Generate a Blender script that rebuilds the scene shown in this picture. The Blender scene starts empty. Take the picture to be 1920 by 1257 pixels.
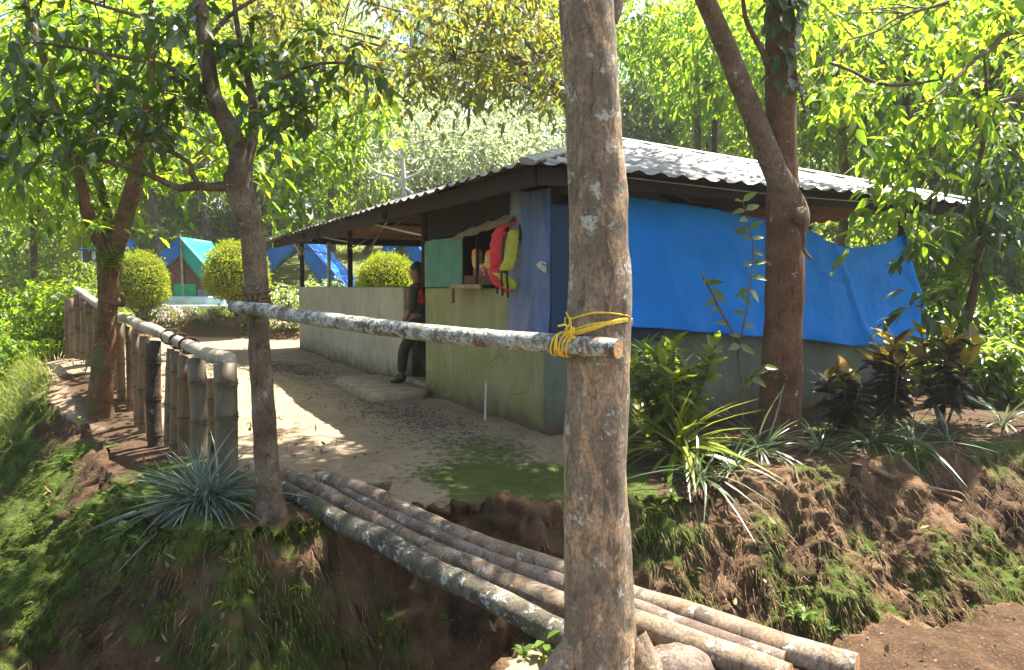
import bpy, math, random
import numpy as np
from mathutils import Vector, Matrix

random.seed(7)
RNG = np.random.default_rng(7)
SC = bpy.context.scene
COL = SC.collection

# ------------------------------------------------------------------ camera, sky, sun, exposure
F, H, PITCH = 1380.0, 1.37, math.radians(3.82)
cam_data = bpy.data.cameras.new("camera")
cam_data.sensor_width = 36.0
cam_data.lens = F / 1920 * 36.0
cam_data.clip_start = 0.05
cam_data.clip_end = 900
cam = bpy.data.objects.new("camera", cam_data)
COL.objects.link(cam)
cam.location = (0, 0, H)
cam.rotation_euler = (math.radians(90) - PITCH, 0, 0)
SC.camera = cam

SUN_TO = Vector((0.37, 0.24, 1.0)).normalized()      # towards the sun: high, behind the shelter and to the right
world = bpy.data.worlds.new("World")
SC.world = world
world.use_nodes = True
wn = world.node_tree
bg = wn.nodes["Background"]
sky = wn.nodes.new("ShaderNodeTexSky")
sky.sky_type = 'NISHITA'
sky.sun_disc = False
sky.sun_elevation = math.asin(SUN_TO.z)
sky.sun_rotation = math.atan2(SUN_TO.x, SUN_TO.y)
sky.air_density = 1.0
sky.dust_density = 2.5
sky.ozone_density = 1.0
wn.links.new(sky.outputs[0], bg.inputs[0])
bg.inputs[1].default_value = 0.07
sun_data = bpy.data.lights.new("sun", 'SUN')
sun_data.energy = 5.0
sun_data.angle = math.radians(0.53)
sun_data.color = (1.0, 0.94, 0.84)
sun = bpy.data.objects.new("sun", sun_data)
COL.objects.link(sun)
sun.rotation_euler = SUN_TO.to_track_quat('Z', 'Y').to_euler()
SC.view_settings.view_transform = 'Standard'
SC.view_settings.look = 'None'
SC.view_settings.gamma = 1.0
SC.view_settings.exposure = 2.45
try:
    SC.view_settings.use_curve_mapping = False
except Exception:
    pass
SC.render.engine = 'CYCLES'
SC.cycles.max_bounces = 8
SC.cycles.transmission_bounces = 6
SC.cycles.diffuse_bounces = 4
SC.cycles.glossy_bounces = 3
SC.cycles.sample_clamp_indirect = 6.0
SC.cycles.use_denoising = True
SC.cycles.volume_bounces = 1
SC.cycles.volume_step_rate = 4

# ------------------------------------------------------------------ geometry helpers
def ray(px, py):
    a = PITCH
    u = (px - 960) / F
    v = -(py - 628.5) / F
    return Vector((u, math.cos(a) + v * math.sin(a), -math.sin(a) + v * math.cos(a)))

def P(px, py, y):
    d = ray(px, py)
    t = y / d.y
    return Vector((d.x * t, y, H + d.z * t))

def PZ(px, py, z):
    d = ray(px, py)
    t = (z - H) / d.z
    return Vector((d.x * t, d.y * t, z))

def W(pix, y):
    return pix * y / F

def _hash(ix, iy, iz, seed):
    h = (ix * 374761393 + iy * 668265263 + iz * 2147483647 + seed * 1274126177) & 0xFFFFFFFF
    h = ((h ^ (h >> 13)) * 1274126177) & 0xFFFFFFFF
    h = (h ^ (h >> 16)) & 0xFFFFFFFF
    return h.astype(np.float64) / 2147483648.0 - 1.0

def noise3(p, seed=0):
    p = np.asarray(p, float)
    i = np.floor(p).astype(np.int64)
    f = p - i
    f = f * f * f * (f * (f * 6 - 15) + 10)
    r = 0
    for dx in (0, 1):
        wx = f[:, 0] if dx else 1 - f[:, 0]
        for dy in (0, 1):
            wy = f[:, 1] if dy else 1 - f[:, 1]
            for dz in (0, 1):
                wz = f[:, 2] if dz else 1 - f[:, 2]
                r = r + wx * wy * wz * _hash(i[:, 0] + dx, i[:, 1] + dy, i[:, 2] + dz, seed)
    return r

def fbm(p, octaves=4, seed=0, gain=0.5):
    p = np.asarray(p, float)
    r = 0
    a = 1.0
    for k in range(octaves):
        r = r + a * noise3(p * 2 ** k + 17.3 * k, seed + k)
        a *= gain
    return r

class G:
    """collects shapes into one mesh"""
    def __init__(self):
        self.v, self.f, self.m, self.r, self.n = [], [], [], [], 0
    def add(self, verts, faces, mat=0, rnd=None):
        verts = np.asarray(verts, float).reshape(-1, 3)
        if len(faces) and not isinstance(faces, list):
            faces = [faces]
        elif len(faces) and not isinstance(faces[0], np.ndarray):
            by = {}
            for fc in faces:
                by.setdefault(len(fc), []).append(fc)
            faces = [np.array(x) for x in by.values()]
        for fa in faces:
            fa = np.asarray(fa, np.int64)
            self.f.append(fa + self.n)
            self.m.append(np.full(len(fa), mat) if np.isscalar(mat) else np.asarray(mat))
        self.v.append(verts)
        if rnd is None:
            rnd = np.full(len(verts), 0.5)
        elif np.isscalar(rnd):
            rnd = np.full(len(verts), rnd)
        self.r.append(rnd)
        self.n += len(verts)
        return self
    def mesh(self, name, mats, smooth=True):
        me = bpy.data.meshes.new(name)
        v = np.concatenate(self.v)
        me.vertices.add(len(v))
        me.vertices.foreach_set("co", v.astype(np.float32).ravel())
        tot = np.concatenate([np.full(len(a), a.shape[1]) for a in self.f])
        loops = np.concatenate([a.ravel() for a in self.f])
        start = np.concatenate([[0], np.cumsum(tot)[:-1]])
        me.loops.add(len(loops))
        me.loops.foreach_set("vertex_index", loops.astype(np.int32))
        me.polygons.add(len(tot))
        me.polygons.foreach_set("loop_start", start.astype(np.int32))
        me.polygons.foreach_set("loop_total", tot.astype(np.int32))
        me.polygons.foreach_set("material_index", np.concatenate(self.m).astype(np.int32))
        me.polygons.foreach_set("use_smooth", np.full(len(tot), bool(smooth)))
        at = me.attributes.new("rnd", 'FLOAT', 'POINT')
        at.data.foreach_set("value", np.concatenate(self.r).astype(np.float32))
        me.update(calc_edges=True)
        me.validate()
        for m in (mats if isinstance(mats, (list, tuple)) else [mats]):
            me.materials.append(m)
        return me
    def build(self, name, mats, parent=None, smooth=True):
        return link(name, self.mesh(name, mats, smooth), parent)

def link(name, data, parent=None):
    o = bpy.data.objects.new(name, data)
    COL.objects.link(o)
    if parent is not None:
        o.parent = parent
    return o

def thing(name, label, cat, loc=(0, 0, 0), rz=0.0, group=None):
    o = bpy.data.objects.new(name, None)
    o.empty_display_size = 0.2
    COL.objects.link(o)
    o.location = loc
    o.rotation_euler = (0, 0, rz)
    return tag(o, label, cat, group)

def tag(o, label, cat, group=None):
    o["label"] = label
    o["category"] = cat
    if group:
        o["group"] = group
    return o

def kind(o, k):
    o["kind"] = k
    return o

def smooth_path(pts, per=5):
    pts = [np.array(p, float) for p in pts]
    if len(pts) < 3:
        return np.array([pts[0] + (pts[-1] - pts[0]) * t for t in np.linspace(0, 1, per + 1)])
    out = []
    q = [2 * pts[0] - pts[1]] + pts + [2 * pts[-1] - pts[-2]]
    for i in range(1, len(q) - 2):
        p0, p1, p2, p3 = q[i - 1:i + 3]
        for t in np.linspace(0, 1, per, endpoint=False):
            out.append(0.5 * (2 * p1 + (p2 - p0) * t + (2 * p0 - 5 * p1 + 4 * p2 - p3) * t * t + (3 * p1 - p0 - 3 * p2 + p3) * t ** 3))
    out.append(pts[-1])
    return np.array(out)

def tube(g, pts, radii, sides=8, per=5, mat=0, rough=0.0, freq=6.0, seed=0, cap=True, capmat=None, rnd=None, squash=1.0, stretch=0.35):
    """swept round bar through pts (3-vectors), radii per point; rough = uneven surface"""
    if np.isscalar(radii):
        radii = [radii] * len(pts)
    q = np.array([[*p, r] for p, r in zip([tuple(p) for p in pts], radii)])
    q = smooth_path(q, per)
    c, r = q[:, :3], np.maximum(q[:, 3], 1e-4)
    n = len(c)
    t = np.gradient(c, axis=0)
    t /= np.linalg.norm(t, axis=1)[:, None] + 1e-9
    ref = np.array([1.0, 0, 0]) if abs(t[0][0]) < 0.8 else np.array([0, 0, 1.0])
    a = ref - t[0] * ref.dot(t[0])
    a /= np.linalg.norm(a)
    A = []
    for i in range(n):
        a = a - t[i] * a.dot(t[i])
        a /= np.linalg.norm(a) + 1e-9
        A.append(a)
    A = np.array(A)
    B = np.cross(t, A)
    th = np.linspace(0, 2 * math.pi, sides, endpoint=False)
    dirs = A[:, None, :] * np.cos(th)[None, :, None] + B[:, None, :] * np.sin(th)[None, :, None] * squash
    rr = np.repeat(r[:, None], sides, 1)
    if rough:
        s = np.concatenate([[0], np.cumsum(np.linalg.norm(np.diff(c, axis=0), axis=1))])
        pp = np.stack([np.cos(th)[None, :] * r[:, None] * freq + 0 * s[:, None], np.sin(th)[None, :] * r[:, None] * freq + 0 * s[:, None],
                       (s[:, None] + 0 * th[None, :]) * freq * stretch], -1).reshape(-1, 3) + seed * 3.71
        rr = rr * (1 + rough * fbm(pp, 3, seed).reshape(n, sides))
    v = c[:, None, :] + dirs * rr[:, :, None]
    v = v.reshape(-1, 3)
    i = np.arange(n - 1)[:, None] * sides
    j = np.arange(sides)[None, :]
    j2 = (j + 1) % sides
    quads = np.stack([i + j, i + j2, i + sides + j2, i + sides + j], -1).reshape(-1, 4)
    g.add(v, quads, mat, rnd)
    if cap:
        for row, rev in ((0, True), (n - 1, False)):
            ring = v[row * sides:(row + 1) * sides]
            vv = np.vstack([ring, c[row]])
            k = np.arange(sides)
            k2 = (k + 1) % sides
            f = np.stack([k2, k, np.full(sides, sides)], -1) if rev else np.stack([k, k2, np.full(sides, sides)], -1)
            g.add(vv, f, mat if capmat is None else capmat, rnd if rnd is None or np.isscalar(rnd) else 0.5)
    return c

def box(g, lo, hi, mat=0, jitter=0.0, bevel=0.0):
    x0, y0, z0 = lo
    x1, y1, z1 = hi
    if bevel <= 0:
        v = np.array([[x, y, z] for z in (z0, z1) for y in (y0, y1) for x in (x0, x1)], float)
        if jitter:
            v += RNG.normal(0, jitter, v.shape)
        g.add(v, np.array([[0, 2, 3, 1], [4, 5, 7, 6], [0, 1, 5, 4], [2, 6, 7, 3], [0, 4, 6, 2], [1, 3, 7, 5]]), mat)
        return
    b = bevel
    ring = lambda z, e: [[x0 + e + b, y0 + e, z], [x1 - e - b, y0 + e, z], [x1 - e, y0 + e + b, z], [x1 - e, y1 - e - b, z],
                         [x1 - e - b, y1 - e, z], [x0 + e + b, y1 - e, z], [x0 + e, y1 - e - b, z], [x0 + e, y0 + e + b, z]]
    v = np.array(ring(z0, b) + ring(z0 + b, 0) + ring(z1 - b, 0) + ring(z1, b), float)
    f = []
    for k in range(3):
        for j in range(8):
            f.append([k * 8 + j, k * 8 + (j + 1) % 8, k * 8 + 8 + (j + 1) % 8, k * 8 + 8 + j])
    g.add(v, np.array(f), mat)
    g.add(v[:8], np.array([[7, 6, 5, 4, 3, 2, 1, 0]]), mat)
    g.add(v[24:], np.array([[0, 1, 2, 3, 4, 5, 6, 7]]), mat)

def bar(g, a, b, w, h, mat=0):
    """rectangular bar from a to b"""
    a, b = Vector(a), Vector(b)
    d = (b - a).normalized()
    s = d.cross(Vector((0, 0, 1)))
    s = s.normalized() if s.length > 1e-4 else Vector((1, 0, 0))
    u = s.cross(d).normalized()
    v = []
    for p in (a, b):
        for sx, sz in ((-1, -1), (1, -1), (1, 1), (-1, 1)):
            v.append(p + s * (sx * w / 2) + u * (sz * h / 2))
    g.add([tuple(x) for x in v], np.array([[3, 2, 1, 0], [4, 5, 6, 7], [0, 1, 5, 4], [1, 2, 6, 5], [2, 3, 7, 6], [3, 0, 4, 7]]), mat)

def blob(g, c, r, nu=16, nv=10, rough=0.0, freq=2.0, seed=0, mat=0, power=1.0):
    th = np.linspace(0, 2 * math.pi, nu, endpoint=False)
    ph = np.linspace(0, math.pi, nv + 1)
    d = np.stack([np.sin(ph)[:, None] * np.cos(th)[None], np.sin(ph)[:, None] * np.sin(th)[None], np.cos(ph)[:, None] + 0 * th[None]], -1).reshape(-1, 3)
    if power != 1.0:
        d = np.sign(d) * np.abs(d) ** power
    k = 1 + rough * fbm(d * freq + seed, 3, seed) if rough else 1.0
    v = d * np.array(r) * (k[:, None] if rough else 1.0) + np.array(c)
    i = np.arange(nv)[:, None] * nu
    j = np.arange(nu)[None]
    j2 = (j + 1) % nu
    g.add(v, np.stack([i + j, i + nu + j, i + nu + j2, i + j2], -1).reshape(-1, 4), mat)

# leaf templates: x = along, y = across, z = up
T_RHOMB = (np.array([[0, 0, 0], [.45, -.5, .12], [1, 0, -.12], [.45, .5, .12]]), [np.array([[0, 1, 2], [0, 2, 3]])])
T_OVAL = (np.array([[0, 0, 0], [.35, 0, 0], [.72, 0, 0], [1, 0, 0], [.3, -.5, .13], [.68, -.36, .1], [.3, .5, .13], [.68, .36, .1]]),
          [np.array([[0, 4, 1], [2, 5, 3], [0, 1, 6], [2, 3, 7]]), np.array([[1, 4, 5, 2], [1, 2, 7, 6]])])
def strap_template(n=6, pointed=True):
    xs = np.linspace(0, 1, n)
    w = np.clip(np.sin(np.clip(xs * 0.9 + .12, 0, 1) * math.pi) ** .6, 0.02, 1) if pointed else 1 - xs ** 3
    w[-1] = 0.03
    v = []
    for x, k in zip(xs, w):
        v += [[x, -.5 * k, .1 * k], [x, 0, 0], [x, .5 * k, .1 * k]]
    f = []
    for i in range(n - 1):
        a = i * 3
        f += [[a, a + 3, a + 4, a + 1], [a + 1, a + 4, a + 5, a + 2]]
    return np.array(v), [np.array(f)]
T_STRAP = strap_template()
T_BLADE = (np.array([[0, -.5, 0], [0, .5, 0], [.35, -.45, 0], [.35, .45, 0], [.7, -.3, 0], [.7, .3, 0], [1, 0, 0]]),
           [np.array([[0, 2, 3, 1], [2, 4, 5, 3]]), np.array([[4, 6, 5]])])
T_TRI = (np.array([[0, -.5, 0], [0, .5, 0], [1, 0, 0]]), [np.array([[0, 2, 1]])])

def nrm(a):
    return a / (np.linalg.norm(a, axis=-1, keepdims=True) + 1e-9)

def leaf_frames(d, up):
    d = nrm(d)
    s = np.cross(up, d)
    bad = np.linalg.norm(s, axis=1) < 1e-3
    s[bad] = np.cross(np.array([1.0, 0.2, 0]), d[bad])
    s = nrm(s)
    return d, s, np.cross(d, s)

def leaves(g, tpl, pos, d, up, length, width, droop=0.25, rnd=None, mat=0):
    pos, d, up = np.asarray(pos, float), np.asarray(d, float), np.asarray(up, float)
    N = len(pos)
    if N == 0:
        return
    length = np.broadcast_to(np.asarray(length, float), (N,))
    width = np.broadcast_to(np.asarray(width, float), (N,))
    droop = np.broadcast_to(np.asarray(droop, float), (N,))
    D, S, U = leaf_frames(d, up)
    tv, tf = tpl
    x = tv[None, :, 0] * length[:, None]
    y = tv[None, :, 1] * width[:, None]
    z = tv[None, :, 2] * width[:, None]
    bend = droop[:, None] * length[:, None] * tv[None, :, 0] ** 2
    v = pos[:, None, :] + D[:, None, :] * x[..., None] + S[:, None, :] * y[..., None] + U[:, None, :] * z[..., None]
    v[..., 2] -= bend
    k = len(tv)
    off = (np.arange(N) * k)[:, None, None]
    fs = [(f[None] + off).reshape(-1, f.shape[1]) for f in tf]
    if rnd is None:
        rnd = RNG.random(N)
    g.add(v.reshape(-1, 3), fs, mat, np.repeat(np.broadcast_to(rnd, (N,)), k))

def leaf_mesh(name, tpl, length, width, droop, mat, rnd=0.5):
    g = G()
    leaves(g, tpl, [[0, 0, 0]], [[1, 0, 0]], [[0, 0, 1]], length, width, droop, np.array([rnd]))
    return g.mesh(name, mat)

def leaf_object(mesh, parent, pos, d, up, scale=1.0, name="leaf"):
    D, S, U = leaf_frames(np.array([d], float), np.array([up], float))
    M = Matrix(((D[0][0], S[0][0], U[0][0], pos[0]), (D[0][1], S[0][1], U[0][1], pos[1]), (D[0][2], S[0][2], U[0][2], pos[2]), (0, 0, 0, 1)))
    o = bpy.data.objects.new(name, mesh)
    COL.objects.link(o)
    o.parent = parent
    o.matrix_local = M @ Matrix.Scale(scale, 4)
    return o

def rand_dirs(n):
    return nrm(RNG.normal(size=(n, 3)))

def sprays(centers, radii, shoots, per, shoot_len, droop=0.35, flat=0.5):
    """leafy shoots round cluster centres -> leaf positions, directions, ups"""
    centers = np.asarray(centers, float)
    n = len(centers)
    sd = rand_dirs(n * shoots)
    sd[:, 2] *= flat
    sd = nrm(sd)
    base = np.repeat(centers, shoots, 0) + sd * (np.repeat(np.broadcast_to(radii, (n,)), shoots)[:, None] * RNG.random((n * shoots, 1)) ** .6)
    sl = shoot_len * RNG.uniform(.6, 1.3, (n * shoots, 1))
    pos, dr, up = [], [], []
    for k in range(per):
        t = (k + RNG.random((n * shoots, 1))) / per
        p = base + sd * sl * t
        p[:, 2] -= (droop * sl * t * t)[:, 0]
        side = np.cross(sd, np.array([0, 0, 1.0])) * (1 if k % 2 else -1)
        d = sd * .6 + side * .8 + RNG.normal(0, .35, sd.shape)
        d[:, 2] -= droop * 1.2
        pos.append(p)
        dr.append(d)
        u = RNG.normal(0, .35, sd.shape)
        u[:, 2] += 1
        up.append(u)
    return np.concatenate(pos), nrm(np.concatenate(dr)), nrm(np.concatenate(up))

# ------------------------------------------------------------------ material helpers
class N:
    def __init__(self, name):
        self.m = bpy.data.materials.new(name)
        self.m.use_nodes = True
        self.t = self.m.node_tree
        self.t.nodes.clear()
        self.out = self.t.nodes.new("ShaderNodeOutputMaterial")
        self.co = self.t.nodes.new("ShaderNodeTexCoord")
        self.geo = self.t.nodes.new("ShaderNodeNewGeometry")
    def n(self, typ, **kw):
        x = self.t.nodes.new(typ)
        for k, v in kw.items():
            setattr(x, k, v)
        return x
    def l(self, a, b):
        self.t.links.new(a, b)
    def val(self, sock, v):
        if hasattr(v, "is_linked") or hasattr(v, "links"):
            self.l(v, sock)
        else:
            sock.default_value = (*v, 1) if isinstance(v, tuple) and len(v) == 3 and sock.type == 'RGBA' else v
    def pos(self, world=False, scale=(1, 1, 1), off=(0, 0, 0)):
        mp = self.n("ShaderNodeMapping")
        self.l(self.geo.outputs["Position"] if world else self.co.outputs["Object"], mp.inputs[0])
        mp.inputs["Scale"].default_value = scale
        mp.inputs["Location"].default_value = off
        return mp.outputs[0]
    def noise(self, vec, scale, detail=4, rough=.55, dist=0.0):
        x = self.n("ShaderNodeTexNoise")
        self.l(vec, x.inputs["Vector"])
        x.inputs["Scale"].default_value = scale
        x.inputs["Detail"].default_value = detail
        x.inputs["Roughness"].default_value = rough
        x.inputs["Distortion"].default_value = dist
        return x.outputs["Fac"]
    def voro(self, vec, scale, feature='F1', out="Distance", rnd=1.0):
        x = self.n("ShaderNodeTexVoronoi", feature=feature)
        self.l(vec, x.inputs["Vector"])
        x.inputs["Scale"].default_value = scale
        x.inputs["Randomness"].default_value = rnd
        return x.outputs[out]
    def ramp(self, fac, stops, interp='LINEAR'):
        x = self.n("ShaderNodeValToRGB")
        x.color_ramp.interpolation = interp
        e = x.color_ramp.elements
        while len(e) < len(stops):
            e.new(0.5)
        for el, (p, c) in zip(e, stops):
            el.position = p
            el.color = (c, c, c, 1) if np.isscalar(c) else (*c, 1)
        self.l(fac, x.inputs[0])
        return x.outputs[0]
    def mix(self, fac, a, b, mode='MIX'):
        x = self.n("ShaderNodeMix", data_type='RGBA', blend_type=mode)
        self.val(x.inputs[0], fac)
        self.val(x.inputs[6], a)
        self.val(x.inputs[7], b)
        return x.outputs[2]
    def math(self, op, a, b=0.0, clamp=False):
        x = self.n("ShaderNodeMath", operation=op, use_clamp=clamp)
        self.val(x.inputs[0], a)
        self.val(x.inputs[1], b)
        return x.outputs[0]
    def attr(self, name, out="Fac"):
        x = self.n("ShaderNodeAttribute", attribute_name=name)
        return x.outputs[out]
    def objrand(self):
        return self.n("ShaderNodeObjectInfo").outputs["Random"]
    def bump(self, h, strength=.5, dist=.02):
        x = self.n("ShaderNodeBump")
        x.inputs["Strength"].default_value = strength
        x.inputs["Distance"].default_value = dist
        self.l(h, x.inputs["Height"])
        return x.outputs[0]
    def bsdf(self, color, rough=.8, normal=None, metal=0.0, spec=.5, sheen=0.0):
        x = self.n("ShaderNodeBsdfPrincipled")
        self.val(x.inputs["Base Color"], color)
        self.val(x.inputs["Roughness"], rough)
        self.val(x.inputs["Metallic"], metal)
        x.inputs["Specular IOR Level"].default_value = spec
        if sheen:
            x.inputs["Sheen Weight"].default_value = sheen
        if normal is not None:
            self.l(normal, x.inputs["Normal"])
        return x.outputs[0]
    def trans(self, color, shader, fac):
        t = self.n("ShaderNodeBsdfTranslucent")
        self.val(t.inputs[0], color)
        x = self.n("ShaderNodeMixShader")
        self.val(x.inputs[0], fac)
        self.l(shader, x.inputs[1])
        self.l(t.outputs[0], x.inputs[2])
        return x.outputs[0]
    def done(self, shader):
        self.l(shader, self.out.inputs[0])
        return self.m

def m_leaf(name, stops, tcol, tfac=.45, rough=.38, spec=.5, hue_var=.06, objvar=.35, tstops=None):
    k = N(name)
    r = k.attr("rnd")
    o = k.objrand()
    mixr = k.math('FRACT', k.math('ADD', r, k.math('MULTIPLY', o, objvar)))
    col = k.ramp(mixr, stops)
    nz = k.noise(k.pos(True), 9.0, 2)
    col = k.mix(k.math('MULTIPLY', nz, .35), col, (0.05, 0.06, 0.01), 'MIX')
    sh = k.bsdf(col, rough, spec=spec)
    tc = k.ramp(mixr, tstops) if tstops else k.mix(k.math('MULTIPLY', r, .5), tcol, tuple(c * .55 for c in tcol))
    return k.done(k.trans(tc, sh, tfac))

def m_plain(name, col, rough=.7, spec=.4, var=.25, scale=8.0, bump=.2, bdist=.01, metal=0.0, tfac=0.0):
    k = N(name)
    v = k.pos()
    nz = k.noise(v, scale, 5, .6)
    c = k.mix(k.ramp(nz, [(.3, 0.0), (.7, 1.0)]), tuple(x * (1 - var) for x in col), tuple(min(1, x * (1 + var)) for x in col))
    b = k.bump(k.noise(v, scale * 4, 4), bump, bdist)
    sh = k.bsdf(c, rough, b, metal, spec)
    return k.done(k.trans(c, sh, tfac) if tfac else sh)

def m_bark(name, c_dark, c_mid, c_light, lichen=(.30, .31, .27), lichen_amt=.25, scale=1.0, bump=.8, moss=0.0, bdist=.012, patch=None):
    k = N(name)
    v = k.pos(True)
    vs = k.pos(True, (1, 1, .28))
    big = k.noise(v, 4.5 * scale, 5, .6, .4)
    fis = k.noise(vs, 34 * scale, 6, .65, .6)
    fine = k.noise(k.pos(True, (1, 1, .6)), 90 * scale, 4, .6)
    col = k.ramp(big, [(.3, c_dark), (.48, c_mid), (.66, c_light)])
    if patch:
        pm = k.ramp(k.noise(k.pos(True, (1, 1, .45)), 5.5 * scale, 5, .62, .8), [(.5, 0.0), (.56, 1.0)])
        col = k.mix(pm, col, patch)
        gm_ = k.ramp(k.noise(k.pos(True, (1, 1, .55), (3, 7, 1)), 7.5 * scale, 6, .68, 1.2), [(.53, 0.0), (.585, .85)])
        col = k.mix(gm_, col, tuple(x * .38 for x in patch[:1]) + (patch[1] * .50, patch[2] * .62))
    col = k.mix(k.ramp(fis, [(.34, .7), (.47, 0.0)]), col, tuple(x * .3 for x in c_dark))
    col = k.mix(k.ramp(fine, [(.38, .6), (.6, 0.0)]), col, tuple(x * .45 for x in c_mid))
    li = k.noise(v, 11 * scale, 5, .7, .3)
    lim = k.ramp(li, [(.62 - lichen_amt * .3, 0.0), (.66 - lichen_amt * .3, 1.0)])
    lim = k.math('MULTIPLY', lim, k.ramp(k.noise(v, 45 * scale, 3), [(.4, .0), (.52, 1.0)]))
    col = k.mix(k.math('MULTIPLY', lim, .85), col, lichen)
    if moss:
        mm = k.ramp(k.noise(v, 3.0, 4), [(.62 - moss * .4, 0.0), (.75 - moss * .4, 1.0)])
        col = k.mix(k.math('MULTIPLY', mm, .8), col, (.05, .09, .02))
    hgt = k.math('ADD', k.math('MULTIPLY', fis, 1.0), k.math('ADD', k.math('MULTIPLY', fine, .35), k.math('MULTIPLY', lim, .12)))
    return k.done(k.bsdf(col, .9, k.bump(hgt, bump, bdist), spec=.2))

def m_cloth(name, col, var=.3, tfac=.0, rough=.6, fold=3.0, spec=.3, fade=None, tcol=None):
    k = N(name)
    v = k.pos()
    nz = k.noise(v, fold, 5, .6, .5)
    c = k.mix(k.ramp(nz, [(.3, 0.0), (.7, 1.0)]), tuple(x * (1 - var) for x in col), tuple(min(1, x * (1 + var * .6)) for x in col))
    if fade:
        c = k.mix(k.ramp(k.noise(k.pos(False, (1, 1, .35)), 2.2, 5, .65, .8), [(.38, 0.0), (.66, .85)]), c, fade)
    c = k.mix(k.ramp(k.noise(v, 38, 4, .7), [(.56, 0.0), (.8, .12)]), c, (.25, .25, .23))
    w = k.n("ShaderNodeTexWave")
    w.inputs["Scale"].default_value = 120
    w.inputs["Distortion"].default_value = 1
    k.l(v, w.inputs[0])
    cre = k.math('ABSOLUTE', k.math('SUBTRACT', k.noise(v, 5.5, 3, .6, 1.6), .5))
    cre = k.ramp(cre, [(0.0, 0.0), (.035, .8), (.2, 1.0)])
    hgt = k.math('ADD', k.math('ADD', k.math('MULTIPLY', k.noise(k.pos(False, (1, 1, .5)), 7, 5, .55, 1.2), 1.0), k.math('MULTIPLY', cre, .28)), k.math('MULTIPLY', w.outputs["Fac"], .02))
    sh = k.bsdf(c, rough, k.bump(hgt, .5, .02), spec=spec)
    return k.done(k.trans(tcol or c, sh, tfac) if tfac else sh)

# ------------------------------------------------------------------ ground
EDGE = [(14, 9.4), (9, 8.0), (7, 7.35), (4.4, 6.45), (3.2, 6.0), (2.2, 5.5), (1.23, 5.0), (0.55, 4.70), (0.1, 4.64), (-.45, 4.66), (-.95, 4.70),
        (-1.25, 4.40), (-1.6, 4.1), (-1.95, 4.12), (-2.3, 4.42), (-2.75, 5.05), (-3.5, 6.1), (-4.5, 7.4), (-5.7, 8.9), (-7.0, 10.6),
        (-8.6, 13), (-11, 18), (-15, 30), (-15, 500), (500, 500), (500, 60)]
NEAR = [(-30, -60), (-6, 0), (-2.0, 1.8), (-.3, 2.62), (0.1, 3.22), (0.45, 3.45), (0.8, 3.3), (1.1, 3.12), (1.4, 3.2), (1.75, 3.34), (2.1, 3.42), (2.7, 3.66), (3.5, 4.15),
        (5, 5.4), (9, 6.9), (30, 14), (200, 40), (200, -60)]

def sdist(poly, x, y):
    d2 = np.full(x.shape, 1e18)
    inside = np.zeros(x.shape, bool)
    n = len(poly)
    for i in range(n):
        ax, ay = poly[i]
        bx, by = poly[(i + 1) % n]
        ex, ey = bx - ax, by - ay
        t = np.clip(((x - ax) * ex + (y - ay) * ey) / (ex * ex + ey * ey), 0, 1)
        d2 = np.minimum(d2, (x - ax - t * ex) ** 2 + (y - ay - t * ey) ** 2)
        c = ((ay > y) != (by > y)) & (x < (bx - ax) * (y - ay) / ((by - ay) if by != ay else 1e-9) + ax)
        inside ^= c
    d = np.sqrt(d2)
    return np.where(inside, d, -d)

def sst(a, b, x):
    t = np.clip((x - a) / (b - a), 0, 1)
    return t * t * (3 - 2 * t)

def terrain(x, y):
    x, y = np.asarray(x, float), np.asarray(y, float)
    p2 = np.stack([x, y, 0 * x], -1).reshape(-1, 3)
    wob = (fbm(p2 * 1.7, 3, 5) * .07 + fbm(p2 * 6, 2, 9) * .02).reshape(x.shape)
    d = sdist(EDGE, x, y) + wob * np.clip(1 - (y - 9) / 8, .4, 1)
    dn = sdist(NEAR, x, y) + wob * .6
    west = sst(-2.0, -2.9, x) * sst(4.2, 5.0, y - 0 * x) + sst(-2.6, -3.4, x) * (1 - sst(4.2, 5.0, y))
    west = np.clip(west, 0, 1)
    o = np.maximum(-d, 0)
    os_ = np.sqrt(o * o + .0036) - .06
    runf = .42 + (.80 - .42) * sst(.9, 2.5, x)
    depf = 1.35 - .25 * sst(.9, 2.5, x)
    zf = -depf * np.clip(os_ / runf, 0, 1)
    zw = -np.minimum(os_ * 1.05, 3.6 + 0 * x)
    zfar = zf * (1 - west) + zw * west
    on = np.maximum(-dn, 0)
    znear = -.27 - 1.2 * np.clip((np.sqrt(on * on + .0025) - .05) / .5, 0, 1)
    znear = np.where(dn > 0, -.27 + .02 * np.clip(x - 1, 0, 4), znear)
    znear = np.where(x < -3, np.minimum(znear, -1.5), znear)
    z_in = -.05 * np.exp(-np.maximum(d, 0) / .25) + .03 * np.exp(-((x - 3) / 3) ** 2 - ((y - 6.2) / .8) ** 2)
    terr = sst(18.1, 18.45, y + .25 * wob * 10 * .3 + .02 * x) * .45
    hill = np.clip((y - 25), 0, 60) * .2 * sst(24, 34, y)
    bump = .40 * np.exp(-((x + 5.6) ** 2 + (y - 9.9) ** 2) / 3.2)
    fall = -.25 * sst(7.5, 12, x) * np.clip((x - 7.5) / 4, 0, 3) * (1 - sst(14, 25, y))
    z_in = z_in + terr + hill + bump + fall
    z = np.where(d > 0, z_in, np.maximum(zfar + bump * np.exp(-o * 1.2), znear))
    return z, d, dn, west

def gz(x, y):
    return float(terrain(np.array([x]), np.array([y]))[0][0])

def grow(a, b, s0, k):
    out, s = [a], s0
    while (out[-1] < b) if b > a else (out[-1] > b):
        out.append(out[-1] + (s if b > a else -s))
        s *= k
    return out[1:]

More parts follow.
